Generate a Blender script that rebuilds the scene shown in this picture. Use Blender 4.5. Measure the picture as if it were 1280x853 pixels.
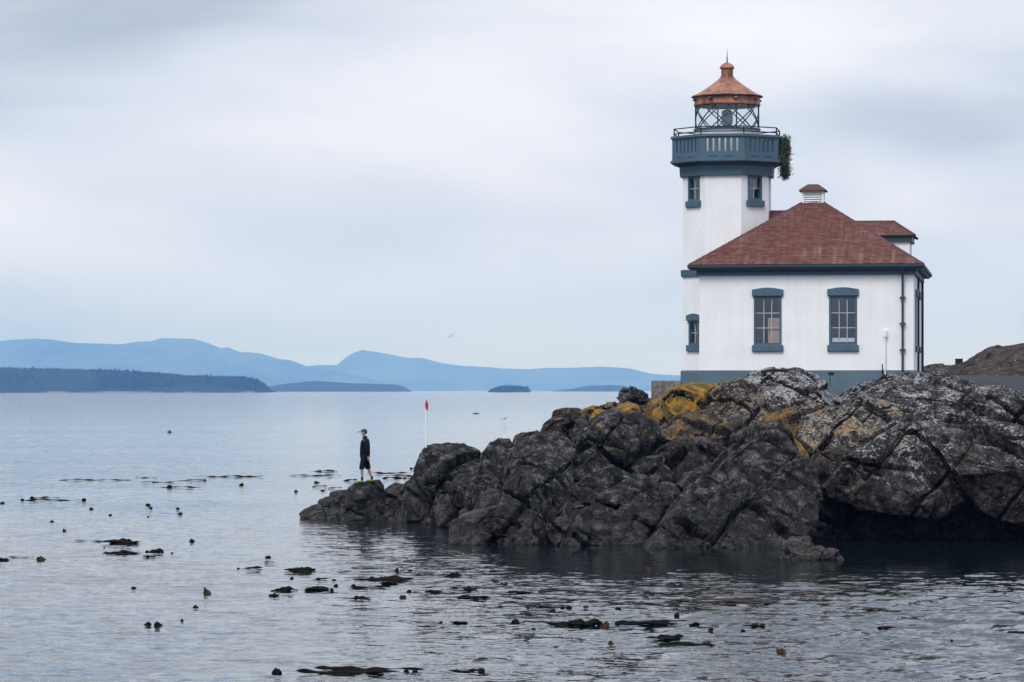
import bpy, bmesh, math, random
import numpy as np
from mathutils import Vector, Matrix

# ------------------------------------------------------------------ camera, sky, sun, exposure
for o in list(bpy.data.objects):
    bpy.data.objects.remove(o)
SC = bpy.context.scene
COL = SC.collection
R = math.radians
F, CX, HY, CH = 4000.0, 640.0, 488.0, 4.0      # focal in photo pixels, centre column, horizon row, eye height

cam = bpy.data.cameras.new("camera")
cam.sensor_width = 36.0
cam.lens = F / 1280 * 36
cam.shift_y = (HY - 426.5) / 1280
cam.clip_start = 0.5
cam.clip_end = 90000
cob = bpy.data.objects.new("camera", cam)
COL.objects.link(cob)
cob.location = (0, 0, CH)
cob.rotation_euler = (R(90), 0, 0)
SC.camera = cob

SC.view_settings.view_transform = 'Standard'
SC.view_settings.look = 'None'
SC.view_settings.gamma = 1
SC.view_settings.exposure = 0.45
SC.view_settings.use_curve_mapping = False
SC.cycles.use_denoising = True
SC.cycles.max_bounces = 8
SC.cycles.transparent_max_bounces = 12
SC.cycles.volume_bounces = 1
SC.cycles.caustics_reflective = False
SC.cycles.caustics_refractive = False
SC.cycles.sample_clamp_indirect = 6

SUN_EL, SUN_AZ = R(50), R(205)          # azimuth clockwise from +Y: behind the camera, a little to its left
sl = bpy.data.lights.new("sun", 'SUN')
sl.energy = 1.5
sl.angle = R(22)
sl.color = (1.0, 0.99, 0.975)
so = bpy.data.objects.new("sun", sl)
COL.objects.link(so)
sdir = Vector((math.sin(SUN_AZ) * math.cos(SUN_EL), math.cos(SUN_AZ) * math.cos(SUN_EL), math.sin(SUN_EL)))
so.rotation_euler = sdir.to_track_quat('Z', 'Y').to_euler()
so.location = sdir * 60

W = bpy.data.worlds.new("World")
SC.world = W
W.use_nodes = True
nt = W.node_tree
nt.nodes.clear()
N, L = nt.nodes, nt.links


def node(tree, t, **kw):
    n = tree.nodes.new(t)
    for k, v in kw.items():
        setattr(n, k, v)
    return n


def mth(tree, op, a, b=None, c=None, clamp=False):
    n = node(tree, 'ShaderNodeMath', operation=op, use_clamp=clamp)
    for i, v in enumerate((a, b, c)):
        if v is None:
            continue
        if isinstance(v, (int, float)):
            n.inputs[i].default_value = v
        else:
            tree.links.new(v, n.inputs[i])
    return n.outputs[0]


def ramp(tree, fac, stops, interp='LINEAR'):
    n = node(tree, 'ShaderNodeValToRGB')
    n.color_ramp.interpolation = interp
    el = n.color_ramp.elements
    while len(el) < len(stops):
        el.new(0.5)
    for e, (p, c) in zip(el, stops):
        e.position = p
        e.color = (c if isinstance(c, tuple) else (c, c, c)) + (1,)
    tree.links.new(fac, n.inputs[0])
    return n.outputs[0]


def mixc(tree, fac, a, b, mode='MIX'):
    n = node(tree, 'ShaderNodeMix', data_type='RGBA', blend_type=mode)
    for i, v in ((0, fac), (6, a), (7, b)):
        if isinstance(v, (int, float)):
            n.inputs[i].default_value = v
        elif isinstance(v, tuple):
            n.inputs[i].default_value = v + (1,) if len(v) == 3 else v
        else:
            tree.links.new(v, n.inputs[i])
    return n.outputs[2]


def noise(tree, vec, scale, detail=4, rough=0.55, out='Fac', dist=0.0):
    n = node(tree, 'ShaderNodeTexNoise')
    n.inputs['Scale'].default_value = scale
    n.inputs['Detail'].default_value = detail
    n.inputs['Roughness'].default_value = rough
    n.inputs['Distortion'].default_value = dist
    if vec is not None:
        tree.links.new(vec, n.inputs['Vector'])
    return n.outputs[out]


def mapping(tree, vec, scale=(1, 1, 1), loc=(0, 0, 0), rot=(0, 0, 0)):
    n = node(tree, 'ShaderNodeMapping')
    n.inputs['Scale'].default_value = scale
    n.inputs['Location'].default_value = loc
    n.inputs['Rotation'].default_value = rot
    tree.links.new(vec, n.inputs['Vector'])
    return n.outputs[0]


tc = node(nt, 'ShaderNodeTexCoord')
sky = node(nt, 'ShaderNodeTexSky', sky_type='NISHITA')
sky.sun_disc = False
sky.sun_elevation = SUN_EL
sky.sun_rotation = SUN_AZ
sky.dust_density = 3
sep = node(nt, 'ShaderNodeSeparateXYZ')
L.new(tc.outputs['Generated'], sep.inputs[0])
zz = mth(nt, 'MAXIMUM', sep.outputs[2], 0.0)
# overcast layer: bluish and dim low down, brighter overhead; dimmer band added above the view darkens the water
cloudcol = ramp(nt, zz, [(0.0, (0.40, 0.49, 0.66)), (0.030, (0.49, 0.565, 0.72)), (0.062, (0.62, 0.66, 0.77)),
                         (0.120, (0.70, 0.72, 0.79)), (0.30, (0.53, 0.61, 0.76)), (1.0, (1.22, 1.30, 1.44))])
v1 = mapping(nt, tc.outputs['Generated'], (3.2, 3.2, 15.0), (7.7, 3.1, 1.57))
n1 = noise(nt, v1, 1.0, 4, 0.42, dist=0.4)
v2 = mapping(nt, tc.outputs['Generated'], (9.0, 9.0, 42.0), (2.3, 7.2, 1.7), (0, 0.06, 0))
n2 = noise(nt, v2, 1.0, 6, 0.55, dist=0.6)
nn = mth(nt, 'ADD', mth(nt, 'MULTIPLY', n1, 0.84), mth(nt, 'MULTIPLY', n2, 0.16))
shade = ramp(nt, nn, [(0.32, (0.46, 0.50, 0.55)), (0.43, (0.81, 0.845, 0.885)), (0.53, (1.02, 1.02, 1.015)), (0.68, (1.24, 1.23, 1.20))])
clouds = mixc(nt, 1.0, cloudcol, shade, 'MULTIPLY')
skyc = mixc(nt, 1.0, sky.outputs[0], (0.09, 0.09, 0.09), 'MULTIPLY')
allc = mixc(nt, 0.9, skyc, clouds)
bg = node(nt, 'ShaderNodeBackground')
bg.inputs[1].default_value = 1.0
L.new(allc, bg.inputs[0])
wo = node(nt, 'ShaderNodeOutputWorld')
L.new(bg.outputs[0], wo.inputs[0])


# ------------------------------------------------------------------ helpers
def P(x, y, d):
    """world point seen at photo pixel (x, y) when it stands d metres away"""
    return Vector(((x - CX) / F * d, d, CH + (HY - y) / F * d))


def on_water(x, y):
    d = F * CH / (y - HY)
    return (x - CX) / F * d, d


def tag(o, label=None, cat=None, group=None, kind=None):
    if label:
        o['label'] = label
    if cat:
        o['category'] = cat
    if group:
        o['group'] = group
    if kind:
        o['kind'] = kind
    return o


def empty(name, loc=(0, 0, 0), rz=0.0, parent=None):
    o = bpy.data.objects.new(name, None)
    COL.objects.link(o)
    o.location = loc
    o.rotation_euler = (0, 0, rz)
    o.parent = parent
    o.empty_display_size = 0.2
    return o


class MB:
    def __init__(s):
        s.v, s.f = [], []

    def add(s, verts, faces, M=None):
        b = len(s.v)
        for p in verts:
            s.v.append(tuple(M @ Vector(p)) if M is not None else tuple(p))
        s.f += [tuple(i + b for i in f) for f in faces]
        return s

    def box(s, x0, x1, y0, y1, z0, z1, M=None):
        v = [(x0, y0, z0), (x1, y0, z0), (x1, y1, z0), (x0, y1, z0), (x0, y0, z1), (x1, y0, z1), (x1, y1, z1), (x0, y1, z1)]
        f = [(0, 3, 2, 1), (4, 5, 6, 7), (0, 1, 5, 4), (1, 2, 6, 5), (2, 3, 7, 6), (3, 0, 4, 7)]
        return s.add(v, f, M)

    def lathe(s, prof, n=32, c=(0, 0), M=None, a0=0.0, cap=True):
        v, f = [], []
        for r, z in prof:
            for k in range(n):
                a = a0 + 2 * math.pi * k / n
                v.append((c[0] + r * math.cos(a), c[1] + r * math.sin(a), z))
        for i in range(len(prof) - 1):
            for k in range(n):
                k2 = (k + 1) % n
                f.append((i * n + k, i * n + k2, (i + 1) * n + k2, (i + 1) * n + k))
        if cap:
            f.append(tuple(reversed(range(n))))
            f.append(tuple(range((len(prof) - 1) * n, len(prof) * n)))
        return s.add(v, f, M)

    def tube(s, pts, rad, n=8, M=None):
        pts = [Vector(p) for p in pts]
        rads = rad if isinstance(rad, (list, tuple)) else [rad] * len(pts)
        v, f = [], []
        for i, p in enumerate(pts):
            t = (pts[min(i + 1, len(pts) - 1)] - pts[max(i - 1, 0)]).normalized()
            u = t.cross(Vector((0, 0, 1)))
            if u.length < 1e-3:
                u = t.cross(Vector((1, 0, 0)))
            u.normalize()
            w = u.cross(t)
            for k in range(n):
                a = 2 * math.pi * k / n
                v.append(p + rads[i] * (math.cos(a) * u + math.sin(a) * w))
        for i in range(len(pts) - 1):
            for k in range(n):
                k2 = (k + 1) % n
                f.append((i * n + k, i * n + k2, (i + 1) * n + k2, (i + 1) * n + k))
        f.append(tuple(reversed(range(n))))
        f.append(tuple(range((len(pts) - 1) * n, len(pts) * n)))
        return s.add(v, f, M)

    def build(s, name, m, parent=None, smooth=False, bevel=0.0):
        me = bpy.data.meshes.new(name)
        me.from_pydata(s.v, [], s.f)
        bm = bmesh.new()
        bm.from_mesh(me)
        bmesh.ops.recalc_face_normals(bm, faces=bm.faces)
        if bevel:
            bmesh.ops.bevel(bm, geom=list(bm.edges), offset=bevel, segments=2, affect='EDGES', profile=0.6)
        bm.to_mesh(me)
        bm.free()
        me.materials.append(m)
        if smooth:
            me.polygons.foreach_set('use_smooth', [True] * len(me.polygons))
            try:
                me.set_sharp_from_angle(angle=R(38))
            except Exception:
                pass
        o = bpy.data.objects.new(name, me)
        COL.objects.link(o)
        o.parent = parent
        return o


def mesh_np(name, V, Q, m, parent=None, smooth=True, attrs=None):
    me = bpy.data.meshes.new(name)
    me.vertices.add(len(V))
    me.vertices.foreach_set('co', np.asarray(V, np.float32).ravel())
    k = Q.shape[1]
    me.loops.add(Q.size)
    me.loops.foreach_set('vertex_index', np.asarray(Q, np.int32).ravel())
    me.polygons.add(len(Q))
    me.polygons.foreach_set('loop_start', np.arange(0, Q.size, k, dtype=np.int32))
    me.polygons.foreach_set('use_smooth', np.full(len(Q), smooth))
    me.update(calc_edges=True)
    for an, av in (attrs or {}).items():
        a = me.attributes.new(an, 'FLOAT', 'POINT')
        a.data.foreach_set('value', np.asarray(av, np.float32))
    me.materials.append(m)
    o = bpy.data.objects.new(name, me)
    COL.objects.link(o)
    o.parent = parent
    return o


# ------------------------------------------------------------------ vector noise (numpy)
def _h(ix, iy, iz, s):
    h = (ix * 374761393 + iy * 668265263 + iz * 2147483647 + s * 1274126177) & 0xFFFFFFFF
    h = ((h ^ (h >> 13)) * 1274126177) & 0xFFFFFFFF
    h = ((h ^ (h >> 16)) * 2246822519) & 0xFFFFFFFF
    return ((h ^ (h >> 15)) & 0xFFFFFF) / float(0xFFFFFF)


def vnoise(p, s=0):
    i = np.floor(p).astype(np.int64)
    f = p - i
    f = f * f * f * (f * (f * 6 - 15) + 10)
    x, y, z = i.T
    r = 0
    for dx in (0, 1):
        for dy in (0, 1):
            for dz in (0, 1):
                w = (f[:, 0] if dx else 1 - f[:, 0]) * (f[:, 1] if dy else 1 - f[:, 1]) * (f[:, 2] if dz else 1 - f[:, 2])
                r = r + w * _h(x + dx, y + dy, z + dz, s)
    return r * 2 - 1


def fbm(p, o=4, s=0, g=0.5):
    r, a = 0, 1.0
    for k in range(o):
        r = r + a * vnoise(p * 2.03 ** k + 17.3 * k, s + k)
        a *= g
    return r


def worley(p, s=0):
    """returns F1, F2 and a per-cell tilted-plane value (chips of stone)"""
    i = np.floor(p).astype(np.int64)
    n = len(p)
    f1 = np.full(n, 9.0)
    f2 = np.full(n, 9.0)
    pl = np.zeros(n)
    for dx in (-1, 0, 1):
        for dy in (-1, 0, 1):
            for dz in (-1, 0, 1):
                cx, cy, cz = i[:, 0] + dx, i[:, 1] + dy, i[:, 2] + dz
                q = np.stack([cx + _h(cx, cy, cz, s), cy + _h(cx, cy, cz, s + 1), cz + _h(cx, cy, cz, s + 2)], 1)
                d = p - q
                dd = np.sqrt((d * d).sum(1))
                g = np.stack([_h(cx, cy, cz, s + 3), _h(cx, cy, cz, s + 4), _h(cx, cy, cz, s + 5)], 1) * 2 - 1
                v = (g * d).sum(1) + 0.5 * (_h(cx, cy, cz, s + 6) * 2 - 1)
                nearer = dd < f1
                f2 = np.where(nearer, f1, np.minimum(f2, dd))
                pl = np.where(nearer, v, pl)
                f1 = np.where(nearer, dd, f1)
    return f1, f2, pl


# ------------------------------------------------------------------ materials
def new_mat(name):
    m = bpy.data.materials.new(name)
    m.use_nodes = True
    t = m.node_tree
    b = t.nodes['Principled BSDF']
    return m, t, b


def bump(t, b, h, strength=0.3, dist=0.02):
    n = node(t, 'ShaderNodeBump')
    n.inputs['Strength'].default_value = strength
    n.inputs['Distance'].default_value = dist
    t.links.new(h, n.inputs['Height'])
    t.links.new(n.outputs[0], b.inputs['Normal'])


def simple(name, col, rough=0.6, var=0.25, scale=4.0, metal=0.0, bmp=0.15, spec=0.5):
    m, t, b = new_mat(name)
    c = node(t, 'ShaderNodeTexCoord').outputs['Object']
    n = noise(t, c, scale, 5)
    lo = tuple(x * (1 - var) for x in col)
    hi = tuple(min(1, x * (1 + var)) for x in col)
    t.links.new(ramp(t, n, [(0.3, lo), (0.7, hi)]), b.inputs['Base Color'])
    b.inputs['Roughness'].default_value = rough
    b.inputs['Metallic'].default_value = metal
    b.inputs['Specular IOR Level'].default_value = spec
    if bmp:
        bump(t, b, noise(t, c, scale * 9, 3), bmp, 0.01)
    return m


def mat_wall():
    m, t, b = new_mat('white_painted_concrete')
    c = node(t, 'ShaderNodeTexCoord').outputs['Object']
    n1 = noise(t, c, 0.9, 5)
    n2 = noise(t, mapping(t, c, (5.0, 5.0, 0.35)), 1.0, 5, 0.6)      # rain streaks
    n3 = noise(t, c, 7.0, 4)
    col = ramp(t, n1, [(0.3, (0.78, 0.775, 0.775)), (0.7, (0.86, 0.855, 0.85))])
    st = ramp(t, n2, [(0.40, (0.86, 0.85, 0.83)), (0.52, (1, 1, 1))])
    col = mixc(t, 0.22, col, mixc(t, 1.0, col, st, 'MULTIPLY'))
    sp = ramp(t, n3, [(0.28, (0.72, 0.70, 0.66)), (0.36, (1, 1, 1))])
    col = mixc(t, 0.5, col, mixc(t, 1.0, col, sp, 'MULTIPLY'))
    t.links.new(col, b.inputs['Base Color'])
    b.inputs['Roughness'].default_value = 0.7
    # lines left by the form boards, plus trowel grain
    w = node(t, 'ShaderNodeTexWave', wave_type='BANDS', bands_direction='Z', wave_profile='SAW')
    w.inputs['Scale'].default_value = 0.72
    w.inputs['Distortion'].default_value = 0.15
    t.links.new(c, w.inputs['Vector'])
    bd = ramp(t, w.outputs['Fac'], [(0.0, 0.0), (0.03, 1.0), (0.97, 1.0), (1.0, 0.0)])
    h = mth(t, 'ADD', mth(t, 'MULTIPLY', bd, 0.5), mth(t, 'MULTIPLY', noise(t, c, 22, 4), 0.6))
    bump(t, b, h, 0.35, 0.012)
    return m


def mat_rock():
    m, t, b = new_mat('shore_rock')
    g = node(t, 'ShaderNodeNewGeometry')
    pos = g.outputs['Position']
    sp = node(t, 'ShaderNodeSeparateXYZ')
    t.links.new(g.outputs['Normal'], sp.inputs[0])
    up = sp.outputs[2]
    zp = node(t, 'ShaderNodeSeparateXYZ')
    t.links.new(pos, zp.inputs[0])
    z = zp.outputs[2]
    big = noise(t, pos, 0.8, 5, 0.6)
    mid = noise(t, pos, 3.2, 7, 0.65, dist=0.5)
    fine = noise(t, pos, 16.0, 6, 0.7)
    base = ramp(t, mid, [(0.36, (0.0042, 0.0040, 0.0043)), (0.50, (0.018, 0.017, 0.0178)), (0.64, (0.084, 0.078, 0.077))])
    brown = ramp(t, mid, [(0.30, (0.010, 0.007, 0.006)), (0.70, (0.075, 0.052, 0.038))])
    ab = node(t, 'ShaderNodeAttribute', attribute_name='brown')
    base = mixc(t, mth(t, 'MULTIPLY', ab.outputs['Fac'], ramp(t, big, [(0.35, 0.2), (0.6, 1.0)])), base, brown)
    base = mixc(t, 0.75, base, mixc(t, 1.0, base, ramp(t, fine, [(0.36, 0.22), (0.5, 0.85), (0.64, 2.7)]), 'MULTIPLY'))
    bare = node(t, 'ShaderNodeAttribute', attribute_name='bare')
    base = mixc(t, bare.outputs['Fac'], base, ramp(t, fine, [(0.36, (0.030, 0.027, 0.026)), (0.64, (0.17, 0.155, 0.15))]))
    # thin quartz veins
    vn = node(t, 'ShaderNodeTexVoronoi', feature='DISTANCE_TO_EDGE')
    vn.inputs['Scale'].default_value = 1.3
    wv = node(t, 'ShaderNodeVectorMath', operation='ADD')
    t.links.new(mapping(t, pos, (1.0, 0.8, 1.5), (0, 0, 0), (0, R(35), 0)), wv.inputs[0])
    t.links.new(noise(t, pos, 2.2, 4, out='Color'), wv.inputs[1])
    t.links.new(wv.outputs[0], vn.inputs['Vector'])
    vein = mth(t, 'MULTIPLY', ramp(t, vn.outputs['Distance'], [(0.0, 1.0), (0.022, 0.0)]), ramp(t, big, [(0.45, 0.0), (0.62, 0.55)]))
    base = mixc(t, vein, base, (0.10, 0.10, 0.105))
    # pale crustose lichen: blotches and specks on what faces up, above the tide
    ap = node(t, 'ShaderNodeAttribute', attribute_name='pale')
    upm = ramp(t, up, [(0.10, 0.0), (0.60, 1.0)])
    dry = ramp(t, mth(t, 'DIVIDE', z, 6.0), [(0.16, 0.0), (0.42, 1.0)])
    pn = mth(t, 'ADD', mth(t, 'MULTIPLY', noise(t, pos, 2.0, 8, 0.72), 0.55), mth(t, 'MULTIPLY', noise(t, pos, 11.0, 5, 0.7), 0.45))
    amt = mth(t, 'MULTIPLY', mth(t, 'MULTIPLY', ap.outputs['Fac'], mth(t, 'ADD', mth(t, 'MULTIPLY', upm, 0.75), 0.25)), dry)
    th = mth(t, 'SUBTRACT', mth(t, 'ADD', pn, mth(t, 'MULTIPLY', amt, 0.145)), 0.60)
    pm = mth(t, 'MULTIPLY', th, 11.0, clamp=True)
    pm = mth(t, 'MULTIPLY', pm, ramp(t, amt, [(0.02, 0.0), (0.2, 1.0)]))
    palecol = ramp(t, fine, [(0.36, (0.09, 0.088, 0.089)), (0.64, (0.44, 0.43, 0.43))])
    base = mixc(t, pm, base, palecol)
    # ochre lichen / moss
    ao = node(t, 'ShaderNodeAttribute', attribute_name='ochre')
    on = noise(t, pos, 2.0, 9, 0.74)
    oa = mth(t, 'MULTIPLY', mth(t, 'MULTIPLY', ao.outputs['Fac'], mth(t, 'ADD', mth(t, 'MULTIPLY', upm, 0.65), 0.35)), dry)
    om = mth(t, 'MULTIPLY', mth(t, 'SUBTRACT', mth(t, 'ADD', on, mth(t, 'MULTIPLY', oa, 0.36)), 0.65), 6.0, clamp=True)
    om = mth(t, 'MULTIPLY', om, ramp(t, oa, [(0.03, 0.0), (0.2, 1.0)]))
    ocol = mixc(t, ramp(t, noise(t, pos, 3.0, 4), [(0.40, 0.0), (0.65, 1.0)]), (0.10, 0.072, 0.026), (0.28, 0.142, 0.018))
    ocol = mixc(t, 0.6, ocol, mixc(t, 1.0, ocol, ramp(t, fine, [(0.3, 0.4), (0.7, 1.6)]), 'MULTIPLY'))
    base = mixc(t, om, base, ocol)
    # black tidal band of wet algae, ragged upper edge; a lighter barnacle line right at the water
    zt = mth(t, 'ADD', z, mth(t, 'MULTIPLY', mth(t, 'SUBTRACT', big, 0.5), 1.6))
    wet = ramp(t, mth(t, 'DIVIDE', zt, 4.0), [(0.10, 1.0), (0.40, 0.0)])
    algae = mixc(t, ramp(t, mid, [(0.4, 0.0), (0.65, 1.0)]), (0.005, 0.005, 0.0055), (0.022, 0.018, 0.015))
    base = mixc(t, mth(t, 'MULTIPLY', wet, 0.6), base, algae)
    barn = mth(t, 'MULTIPLY', ramp(t, mth(t, 'DIVIDE', z, 1.0), [(0.02, 0.0), (0.06, 1.0), (0.20, 0.8), (0.34, 0.0)]),
               ramp(t, noise(t, pos, 7.0, 6, 0.7), [(0.50, 0.0), (0.62, 0.35)]))
    base = mixc(t, barn, base, (0.13, 0.11, 0.09))
    t.links.new(base, b.inputs['Base Color'])
    t.links.new(mth(t, 'SUBTRACT', 0.85, mth(t, 'MULTIPLY', wet, 0.38)), b.inputs['Roughness'])
    b.inputs['Specular IOR Level'].default_value = 0.12
    h = mth(t, 'ADD', mth(t, 'MULTIPLY', mid, 0.9), mth(t, 'MULTIPLY', fine, 0.45))
    cr = node(t, 'ShaderNodeTexVoronoi', feature='DISTANCE_TO_EDGE')
    cr.inputs['Scale'].default_value = 2.6
    t.links.new(wv.outputs[0], cr.inputs['Vector'])
    h = mth(t, 'ADD', h, mth(t, 'MULTIPLY', ramp(t, cr.outputs['Distance'], [(0.0, 0.0), (0.07, 1.0)]), 0.5))
    bump(t, b, h, 0.7, 0.05)
    # small flat cleavage faces: every cell of broken stone tilts its own way
    bn = b.inputs['Normal'].links[0].from_node
    acc = g.outputs['Normal']
    for scl, k in ((2.3, 0.5), (6.5, 0.42)):
        vc = node(t, 'ShaderNodeTexVoronoi', feature='F1')
        vc.inputs['Scale'].default_value = scl
        t.links.new(mapping(t, wv.outputs[0], (1, 1, 1), (scl, 0, 0)), vc.inputs['Vector'])
        sb = node(t, 'ShaderNodeVectorMath', operation='SUBTRACT')
        t.links.new(vc.outputs['Color'], sb.inputs[0])
        sb.inputs[1].default_value = (0.5, 0.5, 0.5)
        sk = node(t, 'ShaderNodeVectorMath', operation='SCALE')
        t.links.new(sb.outputs[0], sk.inputs[0])
        sk.inputs['Scale'].default_value = k
        ad = node(t, 'ShaderNodeVectorMath', operation='ADD')
        t.links.new(acc, ad.inputs[0])
        t.links.new(sk.outputs[0], ad.inputs[1])
        acc = ad.outputs[0]
    nz = node(t, 'ShaderNodeVectorMath', operation='NORMALIZE')
    t.links.new(acc, nz.inputs[0])
    t.links.new(nz.outputs[0], bn.inputs['Normal'])
    return m


def mat_water():
    m, t, b = new_mat('sea_water')
    g = node(t, 'ShaderNodeNewGeometry')
    pos = g.outputs['Position']
    patch = noise(t, mapping(t, pos, (0.012, 0.07, 1)), 1.0, 4, 0.6)
    patch2 = noise(t, mapping(t, pos, (0.0012, 0.010, 1)), 1.0, 4, 0.6)
    amp = mth(t, 'ADD', ramp(t, patch, [(0.36, 0.55), (0.62, 1.15)]), ramp(t, patch2, [(0.38, -0.25), (0.62, 0.35)]))

    rp = node(t, 'ShaderNodeAttribute', attribute_name='ripple')
    amp = mth(t, 'MULTIPLY', amp, rp.outputs['Fac'])

    def slopes(scale, a, stretch=(0.8, 1.2, 1)):
        c = noise(t, mapping(t, pos, stretch), scale, 3, 0.6, out='Color')
        s = node(t, 'ShaderNodeVectorMath', operation='SUBTRACT')
        t.links.new(c, s.inputs[0])
        s.inputs[1].default_value = (0.5, 0.5, 0.5)
        k = node(t, 'ShaderNodeVectorMath', operation='SCALE')
        t.links.new(s.outputs[0], k.inputs[0])
        k.inputs['Scale'].default_value = a
        return k.outputs[0]
    a = node(t, 'ShaderNodeVectorMath', operation='ADD')
    t.links.new(slopes(1.4, 0.26), a.inputs[0])
    t.links.new(slopes(6.0, 0.42), a.inputs[1])
    k = node(t, 'ShaderNodeVectorMath', operation='SCALE')
    t.links.new(a.outputs[0], k.inputs[0])
    t.links.new(amp, k.inputs['Scale'])
    flat = node(t, 'ShaderNodeVectorMath', operation='MULTIPLY')
    t.links.new(k.outputs[0], flat.inputs[0])
    flat.inputs[1].default_value = (1, 1, 0)
    s = node(t, 'ShaderNodeVectorMath', operation='ADD')
    t.links.new(flat.outputs[0], s.inputs[0])
    t.links.new(g.outputs['Normal'], s.inputs[1])
    nrm = node(t, 'ShaderNodeVectorMath', operation='NORMALIZE')
    t.links.new(s.outputs[0], nrm.inputs[0])
    t.links.new(nrm.outputs[0], b.inputs['Normal'])
    b.inputs['Base Color'].default_value = (0.003, 0.008, 0.010, 1)
    b.inputs['Roughness'].default_value = 0.05
    b.inputs['IOR'].default_value = 1.333
    return m


def mat_shingle():
    m, t, b = new_mat('red_shingle')
    c = node(t, 'ShaderNodeTexCoord').outputs['Object']
    at = node(t, 'ShaderNodeAttribute', attribute_name='tone')
    col = ramp(t, at.outputs['Fac'], [(0.0, (0.085, 0.033, 0.028)), (0.5, (0.118, 0.047, 0.039)), (1.0, (0.155, 0.068, 0.056))])
    n = noise(t, c, 1.1, 6, 0.6)
    col = mixc(t, ramp(t, n, [(0.52, 0.0), (0.72, 0.45)]), col, (0.13, 0.085, 0.060))
    stx = noise(t, mapping(t, c, (3.4, 0.25, 0.4)), 1.0, 5, 0.65)     # pale run-off streaks
    st = mth(t, 'MULTIPLY', ramp(t, stx, [(0.50, 0.0), (0.66, 0.6)]), ramp(t, noise(t, c, 0.7, 2), [(0.42, 0.1), (0.62, 1.0)]))
    col = mixc(t, st, col, (0.27, 0.19, 0.17))
    t.links.new(col, b.inputs['Base Color'])
    b.inputs['Roughness'].default_value = 0.85
    b.inputs['Specular IOR Level'].default_value = 0.15
    bump(t, b, noise(t, c, 30, 4), 0.3, 0.01)
    return m


def mat_copper():
    m, t, b = new_mat('weathered_copper')
    c = node(t, 'ShaderNodeTexCoord').outputs['Object']
    n = noise(t, mapping(t, c, (2.5, 2.5, 1.2)), 1.3, 6, 0.65)
    col = ramp(t, n, [(0.34, (0.075, 0.030, 0.022)), (0.46, (0.20, 0.075, 0.042)), (0.58, (0.32, 0.135, 0.075)), (0.72, (0.30, 0.17, 0.115))])
    t.links.new(col, b.inputs['Base Color'])
    b.inputs['Roughness'].default_value = 0.55
    b.inputs['Metallic'].default_value = 0.15
    bump(t, b, noise(t, c, 14, 4), 0.2, 0.01)
    return m


def mat_glass(name='window_glass', tint=(0.75, 0.82, 0.86), refl=1.0):
    m = bpy.data.materials.new(name)
    m.use_nodes = True
    t = m.node_tree
    t.nodes.clear()
    tr = node(t, 'ShaderNodeBsdfTransparent')
    tr.inputs[0].default_value = tint + (1,)
    gl = node(t, 'ShaderNodeBsdfGlossy')
    gl.inputs['Roughness'].default_value = 0.03
    gl.inputs['Color'].default_value = (0.9, 0.95, 1, 1)
    lw = node(t, 'ShaderNodeLayerWeight')
    lw.inputs[0].default_value = 0.5
    fz = mth(t, 'ADD', mth(t, 'MULTIPLY', mth(t, 'POWER', lw.outputs['Facing'], 5.0), 0.9), 0.06)
    mx = node(t, 'ShaderNodeMixShader')
    t.links.new(mth(t, 'MULTIPLY', fz, refl, clamp=True), mx.inputs[0])
    t.links.new(tr.outputs[0], mx.inputs[1])
    t.links.new(gl.outputs[0], mx.inputs[2])
    o = node(t, 'ShaderNodeOutputMaterial')
    t.links.new(mx.outputs[0], o.inputs[0])
    return m


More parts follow.
